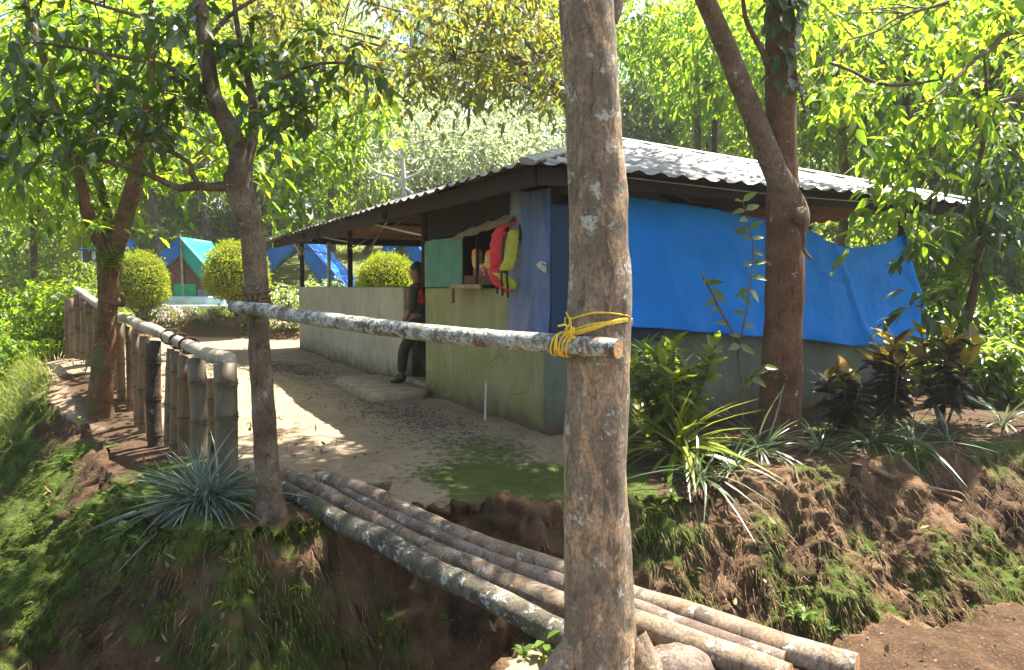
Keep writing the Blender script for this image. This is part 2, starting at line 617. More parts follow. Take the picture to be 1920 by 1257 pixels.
XS = np.array(sorted(grow(-4.6, -400, .05, 1.09)) + list(np.arange(-4.6, 5.4, .032)) + grow(5.4, 400, .05, 1.1))
YS = np.array(sorted(grow(2.6, -60, .05, 1.15)) + list(np.arange(2.6, 3.3, .03)) + list(np.arange(3.3, 5.5, .0125)) + list(np.arange(5.5, 7.6, .03)) + grow(7.6, 500, .04, 1.035))
GX, GY = np.meshgrid(XS, YS)
GZ, GD, GN, GW = terrain(GX, GY)
gy_, gx_ = np.gradient(GZ, YS, XS)
steep = np.clip(np.sqrt(gx_ ** 2 + gy_ ** 2), 0, 3)
nx_, ny_, nz_ = -gx_, -gy_, np.ones_like(GZ)
ln = np.sqrt(nx_ ** 2 + ny_ ** 2 + 1)
PP = np.stack([GX, GY, GZ], -1).reshape(-1, 3)
near_m = (np.clip(1 - (np.hypot(GX, GY - 5) - 9) / 6, 0, 1)).ravel()
bankm = np.clip((steep.ravel() - .35) / .8, 0, 1) * near_m
rill = np.abs(fbm(PP * np.array([9, 9, 1.6]), 3, 21))
rill2 = fbm(PP * np.array([26, 26, 7]), 3, 27)
dn = GN
lump = fbm(PP * 3.2, 4, 31)
ledge = np.abs(fbm(PP * np.array([2.2, 2.2, 7]), 3, 37))
disp = bankm * (lump * .07 - rill * .085 + rill2 * .035 + ledge * .05 + fbm(PP * np.array([48, 48, 18]), 2, 33) * .014) + (1 - bankm) * near_m * (fbm(PP * 2.1, 4, 41) * .016 + fbm(PP * 17, 2, 43) * .0035 + (dn.ravel() > 0) * fbm(PP * 9, 4, 45) * .024)
disp += (1 - near_m) * fbm(PP * .35, 3, 47) * .12
PD = PP + np.stack([nx_ / ln, ny_ / ln, nz_ / ln], -1).reshape(-1, 3) * disp[:, None]

# where moss, cut earth and grass grow
x, y, z = PP.T
d, dn, we = GD.ravel(), GN.ravel(), GW.ravel()
nb = fbm(PP * 1.3, 4, 51)
nb2 = fbm(PP * 4.0, 3, 53)
edge_moss = sst(.95, .05, d) * sst(-.8, 0.0, x) * sst(3.2, 1.6, x) * .95
spot = lambda cx, cy, rx, ry: np.exp(-((x - cx) / rx) ** 2 - ((y - cy) / ry) ** 2)
moss = edge_moss + spot(-.35, 5.3, .8, .4) * .55 + spot(-.75, 6.4, 1.0, .7) * .42 + spot(-.1, 6.0, .5, .6) * .4 + spot(.3, 5.2, .5, .35) * .5
out = d <= 0.02
face = out & (we < .5) & (dn < 0)
moss = np.where(face, .30 - .04 * sst(.6, 1.5, x) + .55 * nb + .15 * nb2 + .25 * sst(.35, .0, -d), moss)
moss = np.where(out & (we >= .5), .74 + .5 * nb + .2 * nb2 - .25 * sst(8, 11, y), moss)
moss = np.where(~out & (x < -1.6) & (d < .7) & (y < 7.5), .62 + .5 * nb, moss)
moss = np.where(~out & (x > 1.0) & (d < 1.2), .35 + .5 * nb, moss)
moss = np.where(out & (dn >= 0), .18 + .4 * nb, moss)
soil = np.where(face, 1.0, 0.0)
soil = np.where(out & (we >= .5), .9, soil)
soil = np.where((dn >= 0) & out, -.1, soil)
soil = np.maximum(soil, sst(.5, .0, d) * .6 * (x > .6))
soil = np.maximum(soil, sst(.75, .2, d) * .8 * ((x < -.85) & (y < 7)))
soil = np.maximum(soil, np.where((x > .8) & (d < 2.5) & (y < 12), .8, 0))
soil = np.maximum(soil, np.exp(-((y + .02 * x - 18.25) / .3) ** 2) * .9)
soil = np.maximum(soil, .75 * np.exp(-((x + 3.0 - (y - 6.2) * -.81) / .5) ** 2) * (y < 9) * (y > 4.4))
grass = sst(18.4, 19.2, y) * .8 + sst(6.5, 8.0, x) + np.where(out & (we >= .5), sst(7.5, 9.0, y), 0) + sst(-7.6, -8.4, x + (y - 12) * .5) * (y > 9)
red = np.where(face, sst(-.2, .5, fbm(PP * 1.6, 3, 61) + np.where(x < -.4, .25, -.1)), 0) + np.exp(-((y + .02 * x - 18.25) / .3) ** 2) * .9 + we * out * sst(9, 11, y) * .6
gm = bpy.data.meshes.new("ground")
nr, nc = GX.shape
ii = (np.arange(nr - 1)[:, None] * nc + np.arange(nc - 1)[None]).reshape(-1)
quads = np.stack([ii, ii + 1, ii + nc + 1, ii + nc], -1)

k = N("earth")
zn = k.n("ShaderNodeAttribute", attribute_name="zone")
sx = k.n("ShaderNodeSeparateColor")
k.l(zn.outputs["Color"], sx.inputs[0])
v = k.pos(True)
n1 = k.noise(v, 2.2, 6, .6)
n2 = k.noise(v, 14, 6, .65)
n3 = k.noise(v, 70, 4, .65)
sand = k.mix(k.ramp(n1, [(.3, 0.0), (.7, 1.0)]), (.20, .148, .095), (.31, .235, .155))
sand = k.mix(k.ramp(n2, [(.5, 0.0), (.72, .75)]), sand, (.14, .098, .06))
sand = k.mix(k.ramp(n3, [(.30, .6), (.46, 0.0)]), sand, (.12, .085, .05))
dark = k.mix(n2, (.024, .014, .008), (.085, .048, .026))
dark = k.mix(k.ramp(n3, [(.55, 0.0), (.75, .8)]), dark, (.19, .12, .07))
redc = k.mix(n2, (.072, .041, .022), (.195, .118, .064))
redc = k.mix(k.ramp(n3, [(.3, .7), (.5, 0.0)]), redc, (.07, .03, .015))
soilc = k.mix(k.math('ADD', sx.outputs[2], k.math('MULTIPLY', k.math('SUBTRACT', n2, .5), .9), True), dark, redc)
brk = k.math('ADD', k.math('MULTIPLY', k.math('SUBTRACT', n2, .5), 1.2), k.math('MULTIPLY', k.math('SUBTRACT', n3, .5), .5))
col = k.mix(k.ramp(k.math('ADD', sx.outputs[1], k.math('MULTIPLY', brk, .6)), [(.3, 0.0), (.6, 1.0)]), sand, soilc)
mossc = k.mix(k.ramp(k.noise(v, 7, 5, .6), [(.3, 0.0), (.7, 1.0)]), (.025, .045, .006), (.075, .115, .016))
mossc = k.mix(k.ramp(n3, [(.35, .7), (.6, 0.0)]), mossc, (.03, .035, .008))
col = k.mix(k.ramp(k.math('ADD', sx.outputs[0], brk), [(.42, 0.0), (.62, .92)]), col, mossc)
ga = k.attr("grassy")
grc = k.mix(k.noise(v, 1.5, 5), (.05, .07, .015), (.14, .15, .045))
grc = k.mix(k.ramp(n2, [(.5, 0.0), (.7, .8)]), grc, (.16, .10, .055))
col = k.mix(k.ramp(k.math('ADD', ga, k.math('MULTIPLY', brk, .5)), [(.35, 0.0), (.65, 1.0)]), col, grc)
hh = k.math('ADD', k.math('MULTIPLY', n2, .6), k.math('MULTIPLY', n3, .5))
M_EARTH = k.done(k.bsdf(col, .95, k.bump(hh, .9, .03), spec=.15))
gg = G()
gg.add(PD, quads)
ground = gg.build("ground", M_EARTH)
za = ground.data.attributes.new("zone", 'FLOAT_COLOR', 'POINT')
za.data.foreach_set("color", np.stack([np.clip(moss, 0, 1.2), np.clip(soil, 0, 1), np.clip(red, 0, 1), np.ones_like(moss)], -1).astype(np.float32).ravel())
gb = ground.data.attributes.new("grassy", 'FLOAT', 'POINT')
gb.data.foreach_set("value", np.clip(grass, 0, 1).astype(np.float32))
kind(ground, "structure")
NRM = np.stack([nx_ / ln, ny_ / ln, nz_ / ln], -1).reshape(-1, 3)
CELL = (np.gradient(XS)[None, :] * np.gradient(YS)[:, None] * np.sqrt(1 + np.minimum(steep, 3) ** 2)).ravel()

def scatter(weight, count):
    """random points on the ground, weight per vertex"""
    w = np.clip(weight, 0, None) * CELL
    idx = RNG.choice(len(w), count, p=w / w.sum())
    j = RNG.normal(0, 1, (count, 3)) * np.minimum(np.sqrt(CELL[idx]), .25)[:, None] * .5
    j -= NRM[idx] * np.sum(j * NRM[idx], 1)[:, None]
    return PD[idx] + j, NRM[idx], idx

# ------------------------------------------------------------------ the shelter
TH = math.radians(28.3)
CRN = PZ(1033, 820, 0)
VX = Vector((math.cos(TH), math.sin(TH), 0))          # along the right-hand front
UY = Vector((-math.sin(TH), math.cos(TH), 0))         # along the veranda front
def loc(w):
    q = w - CRN
    return Vector((q.dot(VX), q.dot(UY), w.z))
def glob(l):
    return CRN + VX * l[0] + UY * l[1] + Vector((0, 0, l[2]))
def hitX(px, py, X):
    """point of the plane X = const (veranda front) seen at the pixel, local"""
    d = ray(px, py)
    o = Vector((0, 0, H))
    t = (X - (o - CRN).dot(VX)) / d.dot(VX)
    return loc(o + d * t)
def hitY(px, py, Y):
    d = ray(px, py)
    o = Vector((0, 0, H))
    t = (Y - (o - CRN).dot(UY)) / d.dot(UY)
    return loc(o + d * t)
LEN = hitX(562, 655, 0).y
WID = hitY(1698, 700, 0).x
WALL = 1.35
EZ, OV, TAN = 2.31, .6, .32

def m_plaster(name, c1, c2, stain, moss=None, low=None):
    k = N(name)
    v = k.pos()
    col = k.mix(k.ramp(k.noise(v, 1.6, 5, .6), [(.32, 0.0), (.68, 1.0)]), c1, c2)
    vs = k.pos(False, (1, 1, .30))
    col = k.mix(k.ramp(k.noise(vs, 9, 5, .6, .4), [(.5, 0.0), (.72, .55)]), col, stain)
    col = k.mix(k.ramp(k.noise(v, 26, 5, .7), [(.56, 0.0), (.72, .5)]), col, tuple(c * .45 for c in c1))
    sp = k.n("ShaderNodeSeparateXYZ")
    k.l(v, sp.inputs[0])
    if moss:
        col = k.mix(k.ramp(k.noise(v, 2.4, 5, .65), [(.42, 0.0), (.62, .75)]), col, moss)
    zz = k.math('ADD', sp.outputs[2], k.math('MULTIPLY', k.math('SUBTRACT', k.noise(v, 5, 4), .5), .35))
    col = k.mix(k.ramp(zz, [(.03, .95), (.16, .45), (.34, 0.0)]), col, (.095, .062, .035))
    ck = k.voro(k.pos(False, (1, 1, .7)), 2.3, 'DISTANCE_TO_EDGE')
    col = k.mix(k.math('MULTIPLY', k.ramp(ck, [(.002, .45), (.006, 0.0)]), k.ramp(k.noise(v, 1.3, 3), [(.5, 0.0), (.6, 1.0)])), col, (.05, .04, .03))
    col = k.mix(k.ramp(k.noise(v, 60, 2), [(.76, 0.0), (.8, .6)]), col, (.5, .5, .46))
    hg = k.math('ADD', k.noise(k.pos(False, (1, 1, .4)), 18, 5, .6), k.math('MULTIPLY', k.noise(v, 90, 3), .5))
    return k.done(k.bsdf(col, .92, k.bump(hg, .5, .015), spec=.2))
M_PLA = m_plaster("grey_plaster", (.30, .265, .19), (.40, .36, .27), (.20, .17, .11))
M_PLB = m_plaster("mossy_plaster", (.20, .19, .09), (.29, .265, .14), (.13, .13, .06), moss=(.19, .20, .07))
M_PLC = m_plaster("dark_plaster", (.10, .115, .085), (.16, .175, .13), (.07, .08, .055))

def m_roof():
    k = N("roof_sheet_top")
    v = k.pos()
    col = k.mix(k.noise(v, 1.1, 5, .6), (.14, .15, .145), (.28, .28, .27))
    dirt = k.ramp(k.noise(k.pos(False, (1, 1, 1)), 3.2, 6, .74, .5), [(.43, 0.0), (.56, .9)])
    col = k.mix(dirt, col, (.085, .085, .07))
    col = k.mix(k.ramp(k.noise(v, 22, 5, .7), [(.52, 0.0), (.68, .8)]), col, (.06, .055, .045))
    return k.done(k.bsdf(col, k.ramp(k.noise(v, 6, 3), [(.3, .38), (.7, .6)]), k.bump(k.noise(v, 30, 4), .35, .01), .35, .5))
def m_rust(name, a, b, c):
    k = N(name)
    v = k.pos()
    col = k.mix(k.ramp(k.noise(v, 3, 5, .65), [(.3, 0.0), (.7, 1.0)]), a, b)
    col = k.mix(k.ramp(k.noise(v, 13, 5, .7), [(.5, 0.0), (.7, .8)]), col, c)
    return k.done(k.bsdf(col, .85, k.bump(k.noise(v, 40, 4), .4, .01), .1, .3))
M_ROOF = m_roof()
M_RUST = m_rust("rusty_underside", (.15, .065, .032), (.24, .115, .058), (.08, .035, .02))
M_STEEL = m_rust("dark_painted_steel", (.012, .009, .008), (.024, .015, .012), (.05, .028, .018))
M_GALV = m_plain("galvanised_steel", (.42, .40, .36), .5, .5, .3, 12, .2, .005, .5)
M_WOOD = m_plain("old_plank", (.26, .16, .085), .8, .3, .4, 14, .4)
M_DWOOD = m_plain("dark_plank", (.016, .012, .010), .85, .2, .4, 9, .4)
M_CONC = m_plain("step_concrete", (.27, .20, .135), .95, .2, .35, 7, .6, .02)

shelter = thing("shelter", "low open-sided shelter of grey plaster walls under a corrugated hipped roof", "shelter", CRN, TH)

def wall(g, x0, x1, y0, y1, z0, z1):
    nx = max(1, int(abs(x1 - x0) / .25))
    ny = max(1, int(abs(y1 - y0) / .25))
    box(g, (x0, y0, z0), (x1, y1, z1), bevel=.012)
DY0, DY1 = hitX(798, 690, 0).y, hitX(757, 690, 0).y
for (x0, x1, y0, y1, mt) in ((0, .13, DY1, LEN, M_PLA), (0, .13, .132, DY0, M_PLB), (0, WID, 0, .13, M_PLC),
                             (.132, WID, LEN - .13, LEN - .002, M_PLA), (WID - .13, WID - .002, .132, LEN - .132, M_PLA)):
    g = G()
    wall(g, x0, x1, y0, y1, -.4, WALL if mt is not M_PLC else WALL - .01)
    g.build("wall", mt, shelter, smooth=False)
g = G()
box(g, (-.02, DY0 + .004, -.3), (.16, DY1 - .004, .13), bevel=.015)
g.build("sill", M_CONC, shelter, smooth=False)
g = G()
box(g, (.16, .14, -.3), (WID - .14, LEN - .14, .1))
g.build("floor", M_CONC, shelter, smooth=False)

# roof of overlapping corrugated sheets on four slopes
RX0, RX1, RY0, RY1 = -OV, WID + OV, -OV, LEN + .45
SP = (RX1 - RX0) / 2
roof = thing("roof", "x", "x", (0, 0, 0))
del roof["label"], roof["category"]
roof.parent = shelter
def slope(o, ea, eb, Ln, tiers):
    """o = eave start, ea = along eave, eb = up the slope (horizontal)"""
    o, ea, eb = np.array(o, float), np.array(ea, float), np.array(eb, float)
    per, colw = .24, .04
    prof = [0, 0, .6, 1, .6, 0]
    ncol = int(round(Ln / colw))
    perS = 24
    for ti, (b0, b1) in enumerate(tiers):
        for s in range(0, ncol, perS):
            lift = RNG.uniform(0, .006) + ti * .012 + (.005 if (s // perS) % 2 else 0)
            over = RNG.normal(0, .022)
            skew = RNG.normal(0, .012)
            V = []
            cols = range(s, min(s + perS + 2, ncol) + 1)
            rows = 7
            ok = []
            for c in cols:
                a = min(c * colw, Ln)
                top = min(a, Ln - a, SP) + .01
                lo = b0 - over + skew * (a - s * colw)
                hi = min(top, b1)
                ok.append(hi > lo + .02)
                hi = max(hi, lo + .0)
                for r in range(rows):
                    b = lo + (hi - lo) * r / (rows - 1)
                    p = o + ea * a + eb * b
                    V.append([p[0], p[1], EZ + TAN * b + prof[c % 6] * .03 + lift + .006 * math.sin(a * 3 + b * 4 + s)])
            V = np.array(V)
            n = len(ok)
            f = []
            for i in range(n - 1):
                if ok[i] or ok[i + 1]:
                    for r in range(rows - 1):
                        f.append([i * rows + r, (i + 1) * rows + r, (i + 1) * rows + r + 1, i * rows + r + 1])
            if not f:
                continue
            f = np.array(f)
            nz = np.cross(ea, eb)[2]
            if nz < 0:
                f = f[:, ::-1]
            g = G()
            g.add(V, f, 0)
            g.add(V - np.array([0, 0, .004]), f[:, ::-1], 1)
            g.build("roof_sheet", [M_ROOF, M_RUST], roof, smooth=False)
TI = [(0, 1.7), (1.58, 9)]
slope((RX0, RY0, 0), (0, 1, 0), (1, 0, 0), RY1 - RY0, TI)
slope((RX1, RY0, 0), (0, 1, 0), (-1, 0, 0), RY1 - RY0, TI)
slope((RX0, RY0, 0), (1, 0, 0), (0, 1, 0), RX1 - RX0, TI)
slope((RX0, RY1, 0), (1, 0, 0), (0, -1, 0), RX1 - RX0, TI)
RZ = EZ + TAN * SP
for a, b in (((RX0 + .02, RY0 + .02, EZ), (RX0 + SP, RY0 + SP, RZ)), ((RX1 - .02, RY0 + .02, EZ), (RX1 - SP, RY0 + SP, RZ)), ((RX0, RY1, EZ), (RX0 + SP, RY1 - SP, RZ)),
             ((RX1, RY1, EZ), (RX1 - SP, RY1 - SP, RZ)), ((RX0 + SP, RY0 + SP, RZ), (RX0 + SP, RY1 - SP, RZ))):
    g = G()
    a, b = Vector(a) + Vector((0, 0, .03)), Vector(b) + Vector((0, 0, .03))
    tube(g, [a, (a + b) / 2 + Vector((0, 0, .008)), b], .075, 8, 6, squash=.4)
    g.build("ridge_cap", M_ROOF, roof)
# beams, purlins, rafters
def beam(a, b, w, h, name="beam", mt=None):
    g = G()
    bar(g, a, b, w, h)
    return g.build(name, mt or M_STEEL, shelter, smooth=False)
zb = lambda X: EZ + TAN * (X + OV)
beam((-.42, RY0 + .2, zb(-.42) - .115), (-.42, RY1 - .2, zb(-.42) - .115), .06, .15)
beam((.0, -.2, zb(0) - .12), (.0, LEN, zb(0) - .12), .07, .14)
beam((RX0 + .2, -.40, zb(-.40) - .11), (RX1 - .2, -.40, zb(-.4) - .11), .06, .14)
beam((0, LEN, zb(0) - .15), (WID, LEN, zb(0) - .15), .07, .12)
beam((RX0 + .2, RY1 - .25, EZ + .0), (RX1 - .2, RY1 - .25, EZ + .0), .05, .07)
for X in (.75, 1.5, 2.25):
    off = X + OV
    beam((X, RY0 + off, zb(X) - .06), (X, RY1 - off, zb(X) - .06), .05, .06, "purlin")
    beam((X, RY1 - off, zb(X) - .06), (WID - X, RY1 - off, zb(X) - .06), .05, .06, "purlin")
    beam((X, RY0 + off, zb(X) - .06), (WID - X, RY0 + off, zb(X) - .06), .05, .06, "purlin")
for Y in (3.22, 6.6, LEN - 2.7):
    beam((-.5, Y, zb(-.5) - .11), (WID / 2, Y, zb(WID / 2) - .11), .05, .09, "rafter")
    beam((WID + .5, Y, zb(-.5) - .11), (WID / 2 + .03, Y, zb(WID / 2) - .11), .05, .09, "rafter")
for sx_, sy_ in ((RX0, RY1), (RX1, RY1), (RX0, RY0), (RX1, RY0)):
    cx_ = (RX0 + RX1) / 2
    cy_ = RY1 - SP if sy_ == RY1 else RY0 + SP
    beam((sx_ + (.3 if sx_ < 0 else -.3), sy_ + (-.3 if sy_ > 0 else .3), zb(RX0 + .3) - .09), (cx_, cy_, RZ - .1), .05, .1, "rafter")
# posts
for X, Y in ((.065, LEN - .07), (.065, hitX(657, 540, .065).y), (-.01, DY0 - .03), (WID - .07, .07), (WID - .07, 3.3), (WID - .07, 6.6), (WID - .07, LEN - .07), (.07, .07)):
    g = G()
    bot = WALL - .02
    if abs(Y - DY0) < .2:
        bot = WALL + .002
    tube(g, [(X, Y, bot), (X, Y, 1.9), (X, Y, zb(X) - .12)], .045, 10, 3)
    g.build("post", M_STEEL, shelter)
g = G()
pt = hitY(617, 540, LEN - .07)
tube(g, [(pt.x, LEN - .07, WALL - .02), (pt.x + .01, LEN - .07, zb(0) - .2)], .04, 8, 3)
o = g.build("post", M_GALV, shelter)
o["label"] = "pale galvanised post at far end of veranda"
for a, b in (((.05, DY0 + .1, 2.0), (-.4, DY0 + 1.35, 2.26)), ((.02, 4.4, 2.36), (1.5, LEN - .2, 2.15)), ((.06, 6.6, 2.1), (-.38, 7.6, 2.27)),
             ((.05, LEN - .1, 2.02), (-.38, LEN - 1.2, 2.27)), ((.6, LEN - .1, 2.05), (-.35, LEN - .1, 2.26)), ((.06, 6.55, 2.0), (1.2, 6.6, 2.6))):
    beam(a, b, .022, .022, "strut", M_GALV)
g = G()
a, b = hitY(1178, 336, -.45), hitY(1700, 384, -.45)
tube(g, [(.1, -.45, a.z + .02), ((a.x + b.x) / 2, -.45, (a.z + b.z) / 2 - .02), (b.x, -.45, b.z)], .006, 6, 8)
g.build("conduit", M_GALV, shelter)
# far-side sheeting and the wooden partition of the shop room
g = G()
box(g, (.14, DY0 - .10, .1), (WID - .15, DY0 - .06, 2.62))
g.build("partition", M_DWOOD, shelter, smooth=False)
# shop front: green board, opening with shelf, flap
ga, gb_ = hitX(868, 443, -.02), hitX(812, 538, -.02)
M_GREEN = m_plain("faded_green_board", (.055, .17, .12), .7, .35, .3, 5, .25)
g = G()
box(g, (-.035, ga.y, WALL + .004), (-.005, DY0 - .10, ga.z), bevel=.004)
g.build("green_board", M_GREEN, shelter, smooth=False)
g = G()
box(g, (-.03, DY0 - .098, WALL + .002), (.01, DY0 - .078, ga.z - .03))
g.build("plank", m_plain("yellow_plank", (.42, .27, .09), .8, .3, .3, 10, .3), shelter, smooth=False)
w0, w1 = 1.12, ga.y - .01
g = G()
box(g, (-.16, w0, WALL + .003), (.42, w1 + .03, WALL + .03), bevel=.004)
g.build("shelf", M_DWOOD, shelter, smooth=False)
g = G()
box(g, (-.165, w0, WALL - .01), (-.135, w1 + .05, WALL + .035))
box(g, (-.16, w1 + .01, WALL - .17), (-.12, w1 + .05, WALL - .012))
g.build("shelf_edge", M_WOOD, shelter, smooth=False)
g = G()
box(g, (-.02, w0, WALL + .03), (.01, w1, WALL + .13))
g.build("counter_board", m_plain("red_brown_board", (.10, .035, .022), .7, .3, .3, 9, .3), shelter, smooth=False)
g = G()
f0, f1 = hitX(864, 436, -.08), hitX(948, 420, -.08)
nyy = 10
V = []
for i in range(nyy + 1):
    t = i / nyy
    Y = f1.y - .2 + (f0.y - f1.y + .25) * t
    for xx, dz in ((-.18, -.09), (-.10, -.02), (.02, .05)):
        V.append([xx + .015 * math.sin(i * 1.7), Y, 2.05 - .1 * t + dz + .012 * math.sin(i * 2.3 + xx * 9)])
f = []
for i in range(nyy):
    for j in range(2):
        a = i * 3 + j
        f.append([a, a + 1, a + 4, a + 3])
g.add(np.array(V), np.array(f))
g.add(np.array(V) + np.array([.004, 0, -.012]), np.array(f)[:, ::-1])
g.build("window_flap", m_plain("cardboard_flap", (.33, .22, .12), .85, .2, .35, 8, .4), shelter)
for Y in (w1 - .35, w1 - .002):
    g = G()
    box(g, (-.03, Y - .012, WALL + .03), (.0, Y + .012, 2.0))
    g.build("window_bar", M_STEEL, shelter, smooth=False)
g = G()
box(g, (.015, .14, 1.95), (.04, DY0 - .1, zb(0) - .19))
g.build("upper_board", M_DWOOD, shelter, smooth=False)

# doorstep
g = G()
nx, ny = 14, 24
V = []
for layer, zz in ((0, -.1), (1, .06), (2, .085)):
    for i in range(28):
        th = i / 28 * 2 * math.pi
        ex = .8
        cx, cy = math.copysign(abs(math.cos(th)) ** .35, math.cos(th)), math.copysign(abs(math.sin(th)) ** .35, math.sin(th))
        s = 1.0 if layer < 2 else .95
        V.append([-.40 + .385 * cx * s + .012 * math.sin(i * 2.1), 3.72 + 1.0 * cy * s + .02 * math.sin(i * 3.3), zz + .006 * math.sin(i * 1.9)])
V.append([-.40, 3.72, .092])
f = []
for L_ in range(2):
    for i in range(28):
        f.append([L_ * 28 + i, L_ * 28 + (i + 1) % 28, (L_ + 1) * 28 + (i + 1) % 28, (L_ + 1) * 28 + i])
for i in range(28):
    f.append([56 + i, 56 + (i + 1) % 28, 84])
g.add(np.array(V), f)
step = g.build("doorstep", M_CONC, None)
step.location = CRN
step.rotation_euler = (0, 0, TH)
tag(step, "low worn earth-coloured concrete step before the shelter doorway", "step")

# ------------------------------------------------------------------ tarpaulins
def cloth_sheet(name, top, bot, axis, const, n=70, m=34, fold=None, mats=None, flip=False, thick=.003):
    """sheet hung between two curves; top/bot = [(s, z)] along the wall"""
    top, bot = np.array(top), np.array(bot)
    g = G()
    V = []
    u = np.linspace(0, 1, n + 1)
    ts = np.interp(u, np.linspace(0, 1, len(top)), top[:, 0])
    bs = np.interp(u, np.linspace(0, 1, len(bot)), bot[:, 0])
    tz = np.interp(ts, top[:, 0], top[:, 1])
    bz = np.interp(bs, bot[:, 0], bot[:, 1])
    for j in range(m + 1):
        w = j / m
        s = ts + (bs - ts) * w
        z_ = tz + (bz - tz) * w
        off = fold(s, z_, u, w)
        V.append(np.stack([s, z_, off], -1))
    V = np.array(V).reshape(-1, 3)
    if axis == 'Y':      # on the right-hand front
        X3 = np.stack([V[:, 0], const - V[:, 2], V[:, 1]], -1)
    else:
        X3 = np.stack([const - V[:, 2], V[:, 0], V[:, 1]], -1)
    i = (np.arange(m)[:, None] * (n + 1) + np.arange(n)[None]).reshape(-1)
    q = np.stack([i, i + 1, i + n + 2, i + n + 1], -1)
    g.add(X3, q if flip else q[:, ::-1])
    o = g.build(name, mats)
    o.location = CRN
    o.rotation_euler = (0, 0, TH)
    sm = o.modifiers.new("thickness", 'SOLIDIFY')
    sm.thickness = thick
    return o
def f_right(s, z_, u, w):
    p = np.stack([s * 1.3, z_ * 1.1, 0 * s], -1)
    o = .035 + .03 * fbm(p, 3, 71) + .010 * fbm(p * 4.5, 3, 75) - .012 * np.exp(-(fbm(p * 1.7, 2, 77) / .05) ** 2) + .016 * np.sin(s * 5 + z_ * 2.0)
    diag = np.exp(-((s - 2.05 - (1.9 - z_) * .75) / .06) ** 2) * .03 + np.exp(-((s - 3.7 - (1.8 - z_) * .55) / .05) ** 2) * .035
    diag += np.exp(-((s - 1.2 - (1.8 - z_) * .35) / .05) ** 2) * .02
    sag = np.exp(-((s - 4.0) / .45) ** 2)
    drape = sum(np.exp(-((z_ - (1.42 - .13 * k_) - .25 * np.abs(s - 4.05) ** 1.6) / .03) ** 2) * .012 * sag * np.clip((z_ - 1.15) / .3, 0, 1) for k_ in range(3))
    hem = .05 * w ** 6 * (1 + .8 * np.sin(s * 9))
    edge = .10 * np.clip((u - .9) / .1, 0, 1) ** 2 * np.sin(w * 2.2)
    return np.maximum(o + diag + drape + hem + edge, .012)
tt = [hitY(px, py, -.05) for px, py in ((1112, 359), (1140, 363), (1178, 368), (1240, 377), (1300, 386), (1370, 399), (1440, 412), (1495, 423), (1520, 432), (1550, 452), (1590, 465), (1630, 463), (1665, 455), (1692, 441))]
tb = [hitY(px, py, -.07) for px, py in ((1112, 620), (1140, 616), (1178, 613), (1240, 616), (1300, 622), (1370, 628), (1430, 632), (1480, 635), (1520, 638), (1560, 644), (1600, 649), (1640, 647), (1690, 640), (1728, 632))]
M_TBLUE = m_cloth("bright_blue_tarpaulin", (.002, .235, .80), .15, .15, .5, 1.4, .12, tcol=(.005, .30, .80))
blue_tarp = cloth_sheet("tarpaulin", [(p.x, p.z) for p in tt], [(p.x, p.z) for p in tb], 'Y', -.02, 150, 60, f_right, M_TBLUE)
tag(blue_tarp, "bright blue tarpaulin hung along the right-hand front, sagging at its far corner", "tarpaulin")
# flap turning round the far corner
def f_flap(s, z_, u, w):
    return .02 * np.sin(u * 7 + w * 3) + .1 * u * w
end_t, end_b = tt[-1], tb[-1]
g = G()
V, n_ = [], 10
for j in range(21):
    w = j / 20
    a = Vector((end_t.x, -.1, end_t.z)).lerp(Vector((end_b.x, -.16, end_b.z)), w)
    for i in range(n_ + 1):
        u = i / n_
        V.append([a.x + .10 * w * math.sin(u * 3.1) + .012 * math.sin(u * 9 + w * 6), a.y + u * (.12 + .42 * w), a.z - .02 * u + .05 * u * w])
i = (np.arange(20)[:, None] * (n_ + 1) + np.arange(n_)[None]).reshape(-1)
g.add(np.array(V), np.stack([i, i + n_ + 1, i + n_ + 2, i + 1], -1))
fl = g.build("side_flap", M_TBLUE, blue_tarp)
sm = fl.modifiers.new("thickness", 'SOLIDIFY')
sm.thickness = .003
# faded one on the corner
def f_left(s, z_, u, w):
    p = np.stack([s * 2.2, z_ * .8, 0 * s], -1)
    return np.maximum(.03 + .03 * fbm(p, 3, 81) + .018 * np.sin(s * 13 + .8 * np.sin(z_ * 3)) * (.4 + .6 * w) + .02 * w ** 5, .012)
M_TFADE = m_cloth("faded_blue_tarpaulin", (.045, .10, .27), .3, .05, .6, 2.0, .3, fade=(.19, .20, .235))
a0, a1 = hitX(1036, 350, -.05), hitX(962, 357, -.05)
b0_, b1_ = hitX(1036, 629, -.06), hitX(945, 625, -.06)
t2 = cloth_sheet("tarpaulin", [(-.03, a0.z), (a1.y * .5, a0.z - .0), (a1.y, a1.z)], [(-.03, b0_.z), (b1_.y * .5, b0_.z + .01), (b1_.y, b1_.z)], 'X', -.02, 50, 60, f_left, M_TFADE, True)
tag(t2, "faded grey-blue tarpaulin covering the shelter corner behind the life jacket", "tarpaulin")
def f_corner(s, z_, u, w):
    p = np.stack([s * 2.2, z_ * .9, 0 * s], -1)
    return np.maximum(.022 + .02 * fbm(p, 3, 91) + .012 * np.sin(s * 11), .008)
M_TNAVY = m_cloth("navy_tarpaulin", (.008, .034, .09), .25, .05, .55, 2.0, .3)
t3 = cloth_sheet("tarpaulin", [(-.03, 2.1), (.5, 2.1), (1.4, 2.05)], [(-.03, b0_.z), (.6, .86), (1.25, .84)], 'Y', -.004, 50, 50, f_corner, M_TNAVY)
tag(t3, "dark navy tarpaulin round the corner, showing below the bright blue one", "tarpaulin")
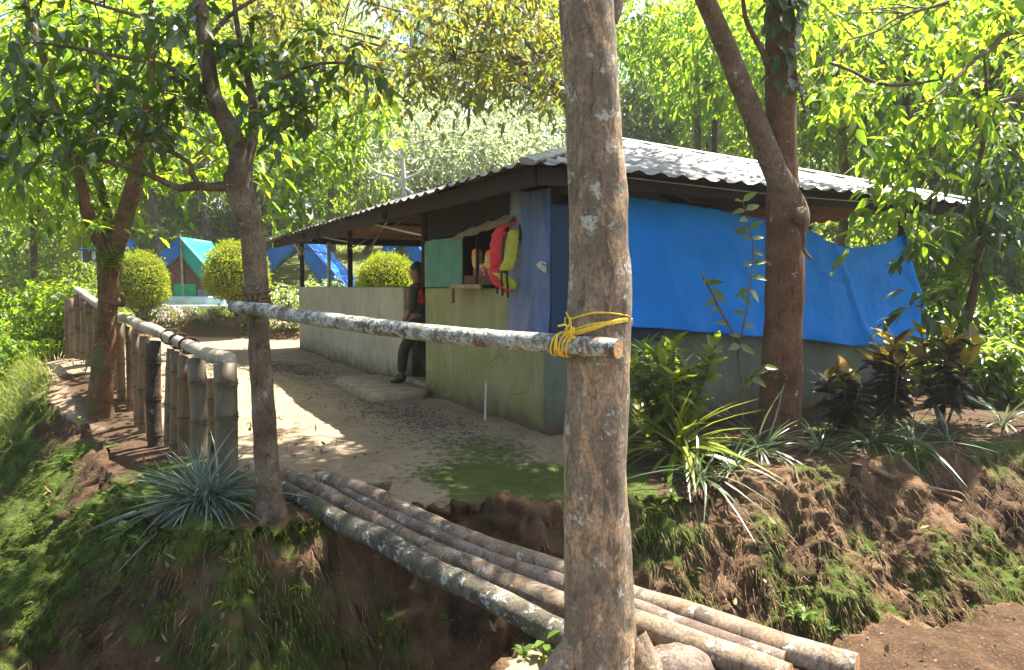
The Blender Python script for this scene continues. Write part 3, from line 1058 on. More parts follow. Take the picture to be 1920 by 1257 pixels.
# blue back sheet closing the shop room at the far side
def f_back(s, z_, u, w):
    return .02 + .015 * np.sin(s * 7)
t4 = cloth_sheet("tarpaulin", [(1.5, 2.2), (3.3, 2.2)], [(1.5, 1.0), (3.3, 1.0)], 'X', WID + .06, 30, 10, f_back, M_TNAVY, True)
tag(t4, "dark tarpaulin closing the back of the shop room, seen through its window", "tarpaulin")
# knot at the corner
kp = hitX(1040, 495, -.06)
g = G()
for q_ in range(3):
    tube(g, [(-.07, -.02 + .02 * q_, kp.z + .0), (-.10, .0, kp.z + .02), (-.11, .03 * q_, kp.z - .01), (-.09, -.05, kp.z - .03 - .02 * q_)], .009, 6, 4)
o = g.build("rope_knot", m_plain("pale_rope", (.45, .43, .38), .8), None)
o.location = CRN
o.rotation_euler = (0, 0, TH)
tag(o, "pale rope knot on the edge of the faded corner tarpaulin", "knot")

# ------------------------------------------------------------------ trees
M_BARK_A = m_bark("patchy_tan_bark", (.10, .074, .050), (.185, .14, .096), (.26, .20, .14), lichen=(.36, .37, .32), lichen_amt=.13, scale=1.0, bump=.7, patch=(.36, .245, .145))
M_BARK_B = m_bark("brown_bark", (.065, .045, .028), (.13, .095, .062), (.22, .17, .115), lichen_amt=.0, scale=1.4, bump=.9)
M_BARK_C = m_bark("red_brown_bark", (.065, .03, .015), (.12, .062, .03), (.19, .11, .06), lichen_amt=.0, scale=1.3, bump=.9, moss=.2)
M_BARK_D = m_bark("rufous_bark", (.06, .028, .014), (.125, .062, .030), (.18, .10, .055), lichen_amt=.0, scale=.9, bump=.9)
M_BARK_G = m_bark("grey_bark", (.07, .043, .026), (.14, .092, .058), (.21, .15, .10), lichen_amt=.0, scale=1.4, bump=.8)
M_BARK_F = m_bark("forest_bark", (.05, .035, .022), (.10, .075, .05), (.17, .135, .095), lichen_amt=.15, scale=.6, bump=.8, moss=.15)

L_DARK = m_leaf("glossy_dark_leaf", [(0, (.010, .028, .010)), (.5, (.020, .050, .016)), (1, (.05, .09, .018))], (.2, .32, .02), .32, .3, .5, .1)
L_GREEN = m_leaf("green_leaf", [(0, (.025, .055, .010)), (.5, (.045, .085, .014)), (1, (.075, .115, .02))], (.24, .36, .02), .48, .38, .4,
                 tstops=[(0, (.16, .30, .02)), (.5, (.30, .42, .02)), (1, (.48, .50, .03))])
L_LIME = m_leaf("lime_leaf", [(0, (.045, .095, .012)), (.5, (.07, .125, .014)), (1, (.11, .155, .02))], (.5, .55, .02), .58, .42, .35,
                tstops=[(0, (.17, .34, .02)), (.5, (.28, .46, .02)), (1, (.47, .53, .03))])
L_OLIVE = m_leaf("olive_leaf", [(0, (.04, .055, .012)), (.5, (.065, .08, .018)), (1, (.11, .11, .03))], (.3, .34, .03), .42, .42, .4,
                 tstops=[(0, (.2, .26, .02)), (.6, (.36, .38, .03)), (1, (.5, .36, .06))])
L_PALE = m_leaf("sun_paled_leaf", [(0, (.16, .19, .11)), (.5, (.24, .27, .18)), (1, (.36, .38, .29))], (.42, .48, .26), .5, .28, .7,
                tstops=[(0, (.30, .38, .14)), (1, (.5, .55, .32))])  # far tree's haze and sun glints are put into this leaf colour
L_FOREST = m_leaf("forest_leaf", [(0, (.025, .05, .012)), (.5, (.05, .085, .02)), (1, (.09, .12, .03))], (.26, .38, .04), .6, .34, .5, .5,
                  tstops=[(0, (.15, .27, .03)), (.5, (.28, .40, .04)), (1, (.46, .52, .07))])
L_MID = m_leaf("blue_green_leaf", [(0, (.03, .055, .03)), (.5, (.05, .08, .04)), (1, (.08, .11, .05))], (.22, .32, .07), .45, .34, .55, .5)

def limb(g, pts, y0, y1=None, scale=1.0, sides=10, rough=.08, seed=0, per=5, cap=True, freq=7):
    """pts = (px, py, width_px); the depth runs from y0 to y1"""
    y1 = y0 if y1 is None else y1
    q, r = [], []
    for i, (px, py, w) in enumerate(pts):
        yy = y0 + (y1 - y0) * i / (len(pts) - 1)
        q.append(P(px, py, yy))
        r.append(W(w, yy) / 2 * scale)
    return tube(g, q, r, sides, per, rough=rough, freq=freq, seed=seed, cap=cap), r

def twigs_to(g, samples, centers, rad=.006, sag=.05):
    samples = np.asarray(samples)
    for c in np.asarray(centers):
        d = np.linalg.norm(samples - c, axis=1)
        s = samples[np.argmin(d)]
        if d.min() < .03 or d.min() > 1.9:
            continue
        m = (s + c) / 2 + RNG.normal(0, .03, 3) * min(1, d.min() * 2)
        m[2] += sag * d.min()
        tube(g, [s, m, c], [rad * (1 + d.min()), rad * .8 * (1 + .5 * d.min()), rad * .45], 5, 4, cap=False)

def leafy(root, name, centers, radii, shoots, per, slen, L0, L1, wr, mat, tpl=T_OVAL, droop=.3, ldroop=.25, flat=.5, individual=0, viewpoint=None, leafmesh=None):
    pos, d, up = sprays(centers, radii, shoots, per, slen, droop, flat)
    n = len(pos)
    ln_ = RNG.uniform(L0, L1, n)
    if individual:
        sz = ln_ / np.linalg.norm(pos - np.array([0, 0, H]), axis=1)
        px = 960 + pos[:, 0] / pos[:, 1] * F
        py = 536 - (pos[:, 2] - H) / pos[:, 1] * F
        sz = np.where((px > 0) & (px < 1920) & (py > 0) & (py < 1257), sz, sz * .2)
        idx = np.argsort(-sz)
        one, rest = idx[:individual], idx[individual:]
        ms = [leaf_mesh("leaf", tpl, 1.0, wr, dr, mat, rr) for dr, rr in ((.15, .1), (.3, .3), (.2, .5), (.35, .7), (.25, .95))]
        for q_, i in enumerate(one):
            leaf_object(ms[q_ % 5], root, pos[i], d[i], up[i], ln_[i])
    else:
        rest = np.arange(n)
    g = G()
    leaves(g, tpl, pos[rest], d[rest], up[rest], ln_[rest], ln_[rest] * wr * RNG.uniform(.8, 1.2, len(rest)), ldroop * RNG.uniform(.3, 1.6, len(rest)))
    o = g.build(name, mat, root)
    return kind(o, "stuff") if individual else o

def ell(n, c, r, cond=None, shell=0.0):
    out = []
    while len(out) < n:
        p = RNG.normal(size=3)
        p /= np.linalg.norm(p)
        rad = RNG.random() ** (1 / 3)
        rad = shell + (1 - shell) * rad
        p = np.array(c) + p * np.array(r) * rad
        if cond is None or cond(p):
            out.append(p)
    return np.array(out)

ABOVE = lambda p: p[2] > H + .40 * p[1] + .45

# sunlit spots of the photograph: gaps in the leaf roof along these rays
LIT = [(1.25, 5.75, .8), (1.2, 5.15, .4), (4.05, 6.65, .8), (4.6, 6.9, .9), (3.6, 6.1, .2), (4.0, 6.2, .1), (3.0, 5.2, -.5), (3.5, 5.0, -.6), (3.3, 5.6, -.2), (-.45, 4.9, 0), (-.95, 5.4, 0), (.4, 3.6, -.1), (-2.6, 5.2, -.2), (2.6, 3.6, -.25),
       (-2.0, 7.4, 0), (-2.4, 7.6, 0), (-2.8, 8.4, 0), (-3.4, 9.2, 0), (-4.2, 10.6, 0), (-1.6, 6.7, 0), (-2.3, 6.9, 0), (-2.6, 7.2, 0), (-3.1, 8.0, 0), (-3.8, 9.8, 0), (-4.8, 11.6, 0), (-5.4, 12.8, 0), (-6, 14.2, 0), (-6.4, 15.5, 0), (-6.5, 17, 0), (-5.5, 17.4, 0), (-9.5, 18.9, 2.2), (-9.8, 18.7, 1.5), (-9.2, 18.7, 1.5),
       (-7, 18.7, 2.3), (-7.4, 18.5, 1.6), (-6.6, 18.5, 1.6), (-3.3, 19.5, 2.0), (-11, 24.8, 2.5), (-11.6, 25, 2), (-10.4, 25, 2), (-7, 11.2, -.4), (-6.6, 10.2, -.2), (-7.6, 12.6, -.3), (-5.4, 8.0, -.4), (-4.6, 6.6, -.7), (-3.6, 5.4, -.7), (-3.0, 4.8, -.6), (-6, 9, -.3), (-9, 14, -.4), (-8, 17.6, .2), (-5, 9, .2), (-5.3, 9.6, .3)]
BIG = {0, 1, 2, 3, 6, 7, 8} | set(range(14, 60))
def opening(c, r=.48):
    c = np.asarray(c)
    keep = np.ones(len(c), bool)
    s = np.array(SUN_TO)
    for q_, p in enumerate(LIT):
        v = c - np.array(p)
        t = v @ s
        keep &= (np.linalg.norm(v - t[:, None] * s, axis=1) > (r if q_ in BIG else r * .45)) | (t < 2.5)
    return c[keep]

# big patchy trunk in the foreground
tA = thing("rope_tied_tree", "thick patchy tan trunk nearest the viewer with yellow rope tied round it", "tree")
g = G()
cA, rA = limb(g, [(1131, 1330, 185), (1128, 1270, 158), (1126, 1190, 139), (1123, 1100, 131), (1118, 1000, 126), (1117, 900, 122), (1119, 780, 121), (1122, 650, 119), (1124, 520, 115), (1122, 400, 110),
                  (1117, 290, 106), (1112, 200, 103), (1105, 90, 101), (1099, 0, 99)], 3.05, 3.05, 1.0, 40, .05, 3, 9, cap=False, freq=14)
top = Vector(cA[-1])
tube(g, [top, top + Vector((-.04, .1, .8)), top + Vector((-.1, .35, 1.8)), top + Vector((-.2, .6, 3.0))], [rA[-1], rA[-1] * .95, rA[-1] * .8, rA[-1] * .55], 20, 5, rough=.05, freq=12)
trunkA = g.build("trunk", M_BARK_A, tA)
g = G()
for px0, py0, px1, py1, px2, py2, w in ((1190, 1190, 1218, 1262, 1262, 1330, 60), (1075, 1200, 1050, 1262, 1010, 1330, 60), (1128, 1200, 1135, 1275, 1150, 1345, 70)):
    tube(g, [P(px0, py0, 3.03), P(px1, py1, 2.99), P(px2, py2, 2.97)], [W(w * .35, 3), W(w * .55, 3), W(w * .5, 3)], 12, 6, rough=.12, freq=10, seed=int(px0), cap=False)
g.build("root", M_BARK_A, tA)
g = G()
sA = []
for e in ((-1.6, 4.6, 5.6), (-.6, 5.6, 6.2), (.6, 6.2, 6.6), (.9, 4.4, 6.0), (-1.2, 3.4, 5.4)):
    s = top + Vector((-.12, .4, 2.0))
    e = Vector(e)
    m = (s + e) / 2 + Vector((0, 0, .5))
    sA += list(tube(g, [s, m, e], [.06, .04, .015], 8, 8, rough=.06, cap=False))
g.build("limbs", M_BARK_A, tA)
g = G()
tube(g, [P(1146, 40, 3.05), P(1158, 8, 3.05), P(1172, -60, 3.1), P(1200, -200, 3.3)], [.03, .026, .02, .012], 10, 5, rough=.06)
g.build("side_limb", M_BARK_A, tA)
g = G()
cenA = opening(ell(120, (-.55, 4.9, 6.0), (2.1, 2.2, 1.3), ABOVE))
twigs_to(g, sA, cenA, .008)
g.build("twigs", M_BARK_A, tA)
leafy(tA, "crown", cenA, .3, 6, 9, .5, .10, .15, .42, L_GREEN)

# gnarled tree carrying the far end of the pole
tB = thing("gnarled_tree", "crooked brown tree with drooping dark leaves holding the far end of the pole", "tree")
g = G()
sB = []
def add(pts, y0, y1, **kw):
    c_, r_ = limb(g, pts, y0, y1, **kw)
    sB.extend(list(c_))
YB = 4.38
add([(512, 1010, 74), (508, 965, 58), (503, 900, 48), (496, 800, 42), (489, 700, 40), (484, 610, 41), (479, 520, 42), (473, 450, 44), (462, 395, 46), (449, 352, 52), (446, 325, 50)], YB, YB, sides=26, rough=.10, seed=4, per=8, cap=False, freq=16)
add([(447, 335, 46), (452, 296, 40), (432, 245, 34), (402, 185, 30), (388, 112, 27), (379, 45, 25), (370, -40, 22), (358, -140, 18), (340, -260, 14)], YB, 4.5, sides=16, rough=.08, seed=5, per=7)
g.build("trunk", M_BARK_B, tB)
g = G()
sB = []
add([(452, 312, 30), (470, 268, 23), (476, 215, 19), (468, 160, 14), (452, 90, 11), (440, 10, 9), (432, -80, 6)], YB, 4.7, seed=6)
add([(440, 348, 25), (400, 351, 18), (362, 349, 16), (335, 353, 13), (300, 337, 11), (262, 321, 10), (205, 304, 8), (150, 297, 6), (80, 288, 4)], YB, 4.05, seed=7)
add([(374, 347, 10), (360, 326, 10), (355, 306, 9), (310, 279, 8), (262, 256, 7), (215, 229, 5), (150, 215, 4), (60, 210, 3)], YB - .1, 4.2, seed=8)
add([(392, 178, 14), (352, 146, 12), (300, 121, 10), (232, 108, 8), (150, 92, 6), (70, 80, 4)], 4.45, 4.0, seed=9)
add([(472, 200, 9), (520, 152, 8), (590, 122, 6), (660, 120, 5), (720, 136, 3)], 4.45, 4.2, seed=10)
add([(475, 232, 9), (515, 206, 7), (560, 202, 5), (592, 244, 3)], 4.45, 4.3, seed=11)
add([(379, 50, 12), (320, 46, 10), (250, 28, 7), (160, 2, 6), (90, -20, 4)], 4.5, 4.2, seed=12)
add([(384, 85, 10), (430, 30, 8), (500, -10, 6), (580, -20, 4)], 4.5, 4.9, seed=13)
cpx = [(20, 250), (62, 232), (112, 222), (150, 202), (60, 292), (122, 300), (182, 262), (222, 246), (232, 288), (30, 135), (100, 150), (160, 132), (18, 195), (272, 232), (302, 262), (172, 180), (250, 192),
       (332, 112), (362, 162), (300, 182), (332, 238), (420, 122), (440, 62), (500, 182), (524, 206), (560, 132), (602, 112), (652, 122), (694, 142), (622, 150), (482, 122),
       (410, 22), (350, 62), (300, 32), (250, 62), (550, 222), (568, 250), (482, 100), (592, 180), (200, 90), (140, 60), (60, 60), (215, 205), (90, 260), (10, 300), (40, 170), (140, 255), (200, 225),
       (350, 200),  (500, 140), (380, 90), (280, 150), (230, 150), (10, 60), (540, 170)]
cenB = [np.array(P(px + RNG.normal(0, 8), py - 14 + RNG.normal(0, 8), RNG.uniform(3.95, 4.75))) for px, py in cpx]
cenB += list(ell(26, (-1.6, 4.6, 4.0), (1.6, .9, .8), lambda p: p[2] > H + .392 * p[1]))
twigs_to(g, sB, cenB, .004)
g.build("branches", M_BARK_B, tB)
leafy(tB, "foliage", cenB, .07, 4, 6, .22, .075, .115, .44, L_DARK, droop=.45, ldroop=.3, individual=260)

# tree left of the fence
tC = thing("forked_tree", "red-brown forked tree growing left of the bamboo fence", "tree")
g = G()
sB = []
YC = 7.55
add([(190, 822, 62), (190, 795, 50), (189, 740, 44), (194, 680, 43), (199, 620, 37), (203, 560, 34), (205, 510, 38), (206, 475, 46)], YC, YC, sides=20, rough=.12, seed=14, per=7, cap=False, freq=9)
add([(212, 478, 36), (232, 412, 33), (252, 346, 29), (262, 300, 24), (272, 230, 18), (282, 160, 15), (284, 80, 13), (286, 0, 11), (290, -80, 9)], YC, YC + .2, sides=14, rough=.08, seed=15)
g.build("trunk", M_BARK_C, tC)
g = G()
sB = []
add([(202, 474, 26), (182, 442, 24), (160, 386, 22), (148, 330, 20), (126, 270, 18), (105, 200, 16), (85, 120, 14), (60, 50, 12), (40, -30, 10)], YC, YC - .3, seed=16)
add([(207, 455, 18), (200, 400, 17), (188, 346, 15), (172, 280, 13), (182, 200, 11), (172, 100, 9), (150, 0, 7)], YC + .1, YC + .9, seed=17)
add([(258, 332, 9), (285, 313, 8), (320, 318, 6), (352, 308, 4)], YC, YC - .2, seed=18)
add([(272, 225, 9), (240, 170, 8), (200, 140, 6), (120, 120, 4)], YC, YC + .4, seed=19)
add([(206, 566, 14), (220, 570, 12), (230, 572, 9), (231, 558, 7), (228, 550, 5)], YC - .05, YC - .12, seed=20)
cC = [np.array(P(px, py, RNG.uniform(7.2, 9.2))) for px, py in [(RNG.uniform(-60, 470), RNG.uniform(-60, 330)) for _ in range(110)]]
cC += [np.array(P(px, py, RNG.uniform(7.4, 8.6))) for px, py in [(RNG.uniform(-20, 240), RNG.uniform(320, 440)) for _ in range(10)]]
cC = list(opening(cC, .34))
twigs_to(g, sB, cC, .006)
g.build("branches", M_BARK_C, tC)
leafy(tC, "crown", cC, .22, 6, 7, .42, .10, .16, .42, L_LIME, droop=.4)
g = G()
vp = [np.array(P(205 + RNG.normal(0, 9), 482 + RNG.normal(0, 10), YC - .16)) for _ in range(60)]
leaves(g, T_BLADE, vp, RNG.normal(size=(60, 3)) * np.array([1, .6, .5]), np.tile([0, 0, 1.0], (60, 1)), RNG.uniform(.12, .3, 60), .012, .5)
for q_ in range(5):
    tube(g, [P(180, 470 + 5 * q_, YC - .13), P(203, 480 + 5 * q_, YC - .2), P(228, 472 + 6 * q_, YC - .12)], .009, 5, 6)
o = g.build("vine_tuft", L_GREEN, tC)

# rufous tree before the blue tarpaulin
tD = thing("rufous_tree", "straight rufous trunk with a leaning fork standing before the bright blue tarpaulin", "tree")
g = G()
sB = []
YD = 6.25
add([(1460, 850, 112), (1461, 825, 92), (1462, 780, 80), (1465, 700, 75), (1469, 600, 71), (1472, 520, 70), (1470, 450, 66), (1467, 380, 59), (1466, 300, 56), (1464, 150, 54), (1462, 0, 50), (1458, -160, 46), (1450, -380, 38), (1440, -600, 26)],
    YD, YD, sides=28, rough=.06, seed=22, per=7, cap=False, freq=9)
g.build("trunk", M_BARK_D, tD)
g = G()
sB2 = list(sB)
sB = []
add([(1470, 560, 20), (1473, 500, 36), (1484, 448, 48), (1488, 405, 54), (1468, 352, 47), (1438, 285, 42), (1405, 200, 40), (1370, 110, 38), (1340, 40, 36), (1318, -10, 34), (1285, -100, 30), (1230, -260, 22)], YD + .10, YD - .35, sides=18, rough=.08, seed=23, per=7, freq=10)
blob(g, P(1500, 405, YD - .16), (.055, .06, .075), 16, 10, .25, 2, 3)
g.build("leaning_limb", M_BARK_G, tD)
g = G()
add([(1450, 165, 12), (1435, 110, 12), (1418, 76, 10), (1400, 40, 9), (1393, 0, 8), (1385, -80, 6)], YD - .05, YD - .2, seed=24)
add([(1490, 130, 6), (1500, 170, 5), (1511, 212, 4)], YD - .1, YD - .2, seed=25)
add([(1508, 415, 8), (1507, 445, 7), (1508, 470, 7), (1522, 487, 5)], YD - .2, YD - .25, seed=26)
for e in ((.2, 7.0, 6.8), (1.2, 8.4, 7.4), (3.0, 7.8, 7.2), (2.6, 6.2, 6.4), (3.6, 9.2, 7.6)):
    s = Vector(sB2[-12])
    e = Vector(e)
    sB += list(tube(g, [s, (s + e) / 2 + Vector((0, 0, .4)), e], [.07, .045, .02], 8, 7, rough=.06, cap=False))
cD = opening(np.concatenate([ell(85, (1.9, 7.7, 7.1), (2.3, 2.2, 1.5), ABOVE), ell(60, (1.5, 6.5, 6.0), (1.5, 1.1, .9), ABOVE)]))
twigs_to(g, sB, cD, .008)
g.build("branches", M_BARK_D, tD)
leafy(tD, "crown", cD, .32, 6, 9, .55, .12, .17, .42, L_GREEN)
g = G()
vp, vd, vu = [], [], []
for _ in range(110):
    t_ = RNG.random() ** 1.6
    th = RNG.uniform(-2.6, .2)
    p = np.array(P(1463, -20 + 190 * t_, YD)) + np.array([math.cos(th), math.sin(th), 0]) * RNG.uniform(.12, .19)
    vp.append(p)
    vd.append([math.cos(th) * .6 + RNG.normal(0, .4), math.sin(th) * .6, -.8])
    vu.append([math.cos(th), math.sin(th), .5])
leaves(g, T_OVAL, vp, vd, vu, RNG.uniform(.09, .16, 110), RNG.uniform(.05, .08, 110), .2)
o = g.build("climbing_leaves", L_DARK, tD)

# slender leaning tree at the right and the ivy-covered trunk behind it
tF = thing("slender_tree", "slender leaning tree with dark drooping leaves right of the blue tarpaulin", "tree")
g = G()
sB = []
add([(1785, 690, 30), (1797, 645, 24), (1815, 590, 18), (1832, 520, 15), (1839, 460, 13), (1836, 390, 11), (1831, 330, 9), (1845, 260, 8), (1850, 190, 6), (1846, 100, 4)], 7.3, 7.2, sides=12, seed=27, rough=.1)
add([(1838, 480, 6), (1800, 555, 4), (1760, 562, 4), (1720, 575, 3)], 7.25, 7.0, seed=28)
add([(1833, 345, 6), (1870, 350, 5), (1910, 330, 3)], 7.25, 7.1, seed=29)
add([(1837, 420, 6), (1790, 420, 4), (1750, 455, 3)], 7.25, 7.0, seed=30)
g.build("trunk", M_BARK_C, tF)
cF = [np.array(P(px, py, RNG.uniform(6.8, 7.6))) for px, py in ((1722, 575), (1745, 560), (1765, 565), (1838, 435), (1860, 420), (1885, 415), (1905, 370), (1790, 425), (1752, 450), (1872, 320), (1822, 300), (1900, 430), (1915, 400), (1800, 470),
                                                                  (1858, 250), (1840, 200), (1880, 290), (1910, 340), (1820, 380), (1850, 390), (1880, 370), (1760, 420), (1905, 300), (1835, 330))]
leafy(tF, "foliage", cF, .1, 4, 7, .3, .14, .22, .3, L_DARK, droop=.5, ldroop=.4)
tG = thing("ivy_trunk", "pale upright trunk wrapped in creeper at the forest edge beyond the slender tree", "tree")
g = G()
sB = []
add([(1884, 770, 40), (1884, 640, 34), (1883, 480, 32), (1884, 330, 30), (1886, 180, 28), (1888, 60, 26), (1890, -60, 22)], 11.5, 11.5, sides=14, seed=31, rough=.12)
g.build("trunk", M_BARK_F, tG)
g = G()
vp, vd, vu = [], [], []
for _ in range(900):
    t_ = RNG.random()
    th = RNG.uniform(0, 6.28)
    p = np.array(P(1884, 330 + 430 * t_, 11.5)) + np.array([math.cos(th), math.sin(th), 0]) * RNG.uniform(.12, .26 + .2 * t_)
    vp.append(p)
    vd.append([math.cos(th) * .6 + RNG.normal(0, .5), math.sin(th) * .6 + RNG.normal(0, .5), -.6])
    vu.append([math.cos(th), math.sin(th), .6])
leaves(g, T_RHOMB, vp, vd, vu, RNG.uniform(.10, .2, 900), RNG.uniform(.05, .09, 900), .2)
g.build("creeper", L_FOREST, tG)

# ---- trees standing round the clearing
def crown_mesh(name, mat, r, nclu, shoots, per, slen, L0, L1, wr, tpl=T_RHOMB, seed=0, flat=.6, shell=.45, tumble=0.0):
    # several overlapping lobes, hollow inside, holes between them
    cs = []
    lobes = ell(9, (0, 0, 0), (r[0] * .72, r[1] * .72, r[2] * .72), None, .5)
    for L_ in lobes:
        cs.append(ell(nclu // 9, L_, (r[0] * .42, r[1] * .42, r[2] * .36), None, shell))
    pos, d, up = sprays(np.concatenate(cs), .35 * slen, shoots, per, slen, .4, flat)
    if tumble:
        d = nrm(d * (1 - tumble) + rand_dirs(len(d)) * tumble)
        up = nrm(up + RNG.normal(0, tumble * 1.2, up.shape))
    g = G()
    ln_ = RNG.uniform(L0, L1, len(pos))
    leaves(g, tpl, pos, d, up, ln_, ln_ * wr, .25)
    return g.mesh(name, mat), lobes

CROWNS = {}
for nm, mt in (("lime", L_LIME), ("green", L_FOREST), ("olive", L_OLIVE), ("mid", L_MID), ("pale", L_PALE)):
    CROWNS[nm] = [crown_mesh("crown", mt, (2.6, 2.6, 2.1), 162, 7, 8, .7, .12, .215, .42, seed=s_, tumble=.7 if nm in ('pale', 'mid') else .25) for s_ in range(2)]

def tree(label, x, y, zc, s, kind_, trunk_r=.14, var=0, bark=None, lean=(0, 0), name="forest_tree", group=None, sz=1.0, low=0.0):
    """zc = height of the crown's middle above the eye-level datum"""
    z0 = gz(x, y)
    t = thing(name, label, "tree", (x, y, z0), 0, group)
    me, lobes = CROWNS[kind_][var % 2]
    rz = RNG.uniform(0, 6.28)
    hz = zc - z0
    g = G()
    cx, cy = lean
    fork = hz - 1.3 * s * sz
    fork = max(fork, hz * .35)
    tube(g, [(0, 0, -.3), (.03, 0, fork * .3), (cx * .35 + RNG.normal(0, .08), cy * .3, fork * .7), (cx * .6, cy * .6, fork), (cx, cy, hz)], [trunk_r * 1.35, trunk_r, trunk_r * .85, trunk_r * .7, trunk_r * .3], 10, 6, rough=.1, seed=int(abs(x) * 10) + 1, freq=5)
    for L_ in lobes:
        p = Matrix.Rotation(rz, 3, 'Z') @ Vector(L_ * s)
        e = Vector((cx + p.x, cy + p.y, hz + p.z * sz))
        s0 = Vector((cx * .6, cy * .6, fork)) + Vector((cx, cy, hz - fork)) * .1
        tube(g, [s0, (s0 + e) / 2 + Vector((RNG.normal(0, .1), RNG.normal(0, .1), .2)), e], [trunk_r * .5, trunk_r * .3, trunk_r * .1], 6, 5, cap=False)
    g.build("trunk", bark or M_BARK_F, t)
    c = link("crown", me, t)
    c.location = (cx, cy, hz)
    c.rotation_euler = (0, 0, rz)
    c.scale = (s, s, s * sz)
    return t

def at(px, py, y):
    p = P(px, py, y)
    return p.x, y, p.z
GRP = "forest trees round the clearing"
x, y, z = at(505, 560, 33)
tree("lime green tree rising behind the right rounded bush", x, y, 8.0, 1.5, "lime", .15, 0, lean=(1.6, -.5), name="broadleaf_tree")
x, y, z = at(293, 440, 28)
tree("tall straight tree right behind the green and blue tent", x, y, 9.6, 1.3, "lime", .16, 1, lean=(-.4, 0), name="broadleaf_tree")
# leafy boughs hanging in from the trees behind: twigs and leaves of their own
def bough_tree(label, base, forks, clusters, mat, L0, L1, r=.3, bark=None, shoots=6, per=8, slen=.5, tr=.11):
    t = thing("broadleaf_tree", label, "tree")
    g = G()
    bx, by = base
    z0 = gz(bx, by)
    f0 = Vector(forks[0])
    tube(g, [(bx, by, z0 - .3), (bx + .03, by, z0 + (f0.z - z0) * .4), f0], [tr * 1.3, tr, tr * .75], 12, 6, rough=.1, seed=3, freq=6, cap=False)
    sm = []
    for e in forks[1:]:
        e = Vector(e)
        sm += list(tube(g, [f0 - Vector((0, 0, .05))] + [f0.lerp(e, q_) + Vector((RNG.normal(0, .12), RNG.normal(0, .12), 1.2 * q_ * (1 - q_) + RNG.normal(0, .12))) for q_ in (.2, .4, .6, .8)] + [e], [tr * .5, tr * .42, tr * .34, tr * .26, tr * .17, tr * .07], 8, 5, rough=.08, cap=False))
    cl = opening(np.array(clusters), .42)
    twigs_to(g, sm, cl, .006)
    g.build("trunk", bark or M_BARK_F, t)
    leafy(t, "crown", cl, r, shoots, per, slen, L0, L1, .40, mat, droop=.45)
    return t
cl = [np.array(P(RNG.uniform(590, 1075), RNG.uniform(-110, 150) + 25 * RNG.random(), RNG.uniform(11.0, 14.5))) for _ in range(105)] + [np.array(P(RNG.uniform(360, 640), RNG.uniform(-110, 130), RNG.uniform(11.5, 15))) for _ in range(60)]
cl += [np.array(P(px, py, 11.8)) for px, py in ((760, 165), (830, 150), (850, 185), (930, 150), (985, 165), (1040, 150), (1010, 190), (800, 120), (700, 110), (640, 100), (960, 120))]
bough_tree("olive leaved tree hanging over the roof from behind the thick trunk", (1.75, 15.6), [(1.72, 15.5, 4.8), (-.4, 13, 6.0), (-1.8, 12.2, 5.8), (.9, 12.6, 6.4), (-1.2, 13.5, 7.2), (.3, 12.0, 5.6), (-3.4, 12.8, 6.6), (-4.6, 13.4, 7.0), (-2.6, 12.2, 6.0), (-3.9, 12.4, 5.8), (-4.6, 14.0, 6.2), (-3.0, 13.6, 5.4), (-.9, 12.0, 5.0), (.6, 11.6, 5.0)], cl, L_OLIVE, .12, .20)
cl = [np.array(P(RNG.uniform(500, 735), RNG.uniform(170, 300), RNG.uniform(13.5, 16.5))) for _ in range(40)] + [np.array(P(px, py, 14.5)) for px, py in ((700, 200), (730, 195), (680, 260), (640, 300), (600, 330), (560, 350), (520, 330), (560, 390), (530, 410), (600, 290), (500, 380), (520, 440), (620, 240), (585, 370), (540, 300))]
bough_tree("lime leaved tree whose boughs hang between the gnarled tree and the roof", ((487 - 960) / F * 15.6, 15.6), [((484 - 960) / F * 15.6, 15.6, 3.6), (-4.2, 15, 4.8), (-3.2, 14.5, 4.6), (-4.6, 15.2, 3.6), (-5.2, 15, 5.2)], cl, L_LIME, .13, .22, tr=.09)
x, y, z = at(800, 300, 29)
tree("tree, haze and sun glints coloured into its pale leaves, with bare white branches behind the shelter", x, y, z, 1.55, "pale", .2, 0, bark=M_BARK_G, name="sun_paled_tree", sz=.95)
x, y, z = at(930, 250, 33)
g = G()
M_WHITEB = m_bark("white_dead_bark", (.30, .27, .23), (.45, .42, .37), (.58, .55, .50), lichen_amt=0, scale=.6, bump=.4)
zt0 = P(757, 420, 24.5)
g = G()
sB = []
add([(757, 470, 14), (757, 400, 11), (757, 335, 9), (754, 280, 7), (762, 240, 4)], 24.5, 24.5, seed=51)
for pts in ([(757, 345, 7), (735, 332, 6), (712, 326, 5), (690, 312, 3)], [(757, 338, 6), (775, 330, 5), (792, 322, 3)], [(757, 352, 6), (772, 362, 5), (784, 378, 3)], [(755, 372, 5), (742, 374, 4), (735, 398, 3)], [(756, 300, 5), (735, 285, 4), (718, 262, 3)],
            [(755, 290, 5), (775, 272, 4), (800, 262, 3)], [(712, 326, 4), (700, 335, 3), (688, 333, 2)]):
    add(pts, 24.5, 24.3, seed=52)
dz = thing("bare_tree", "leafless white-barked small tree showing over the far part of the roof", "tree", (0, 0, 0))
tube(g, [P(757, 470, 24.5), Vector((P(757, 470, 24.5).x, 24.5, gz(P(757, 470, 24.5).x, 24.5) - .2))], [.12, .15], 8, 4)
g.build("trunk", M_WHITEB, dz)
tree("greyish round-topped tree right of the bare white branches", x, y, z, 1.35, "pale", .2, 1, bark=M_BARK_G, name="sun_paled_tree")
x, y, z = at(1570, 150, 15)
tree("bright leaved tree with pale trunk beyond the right roof slope", x, y, z + .4, 1.15, "lime", .11, 0, bark=M_BARK_G, lean=(.2, 0), name="broadleaf_tree")
x, y, z = at(1750, 130, 13.5)
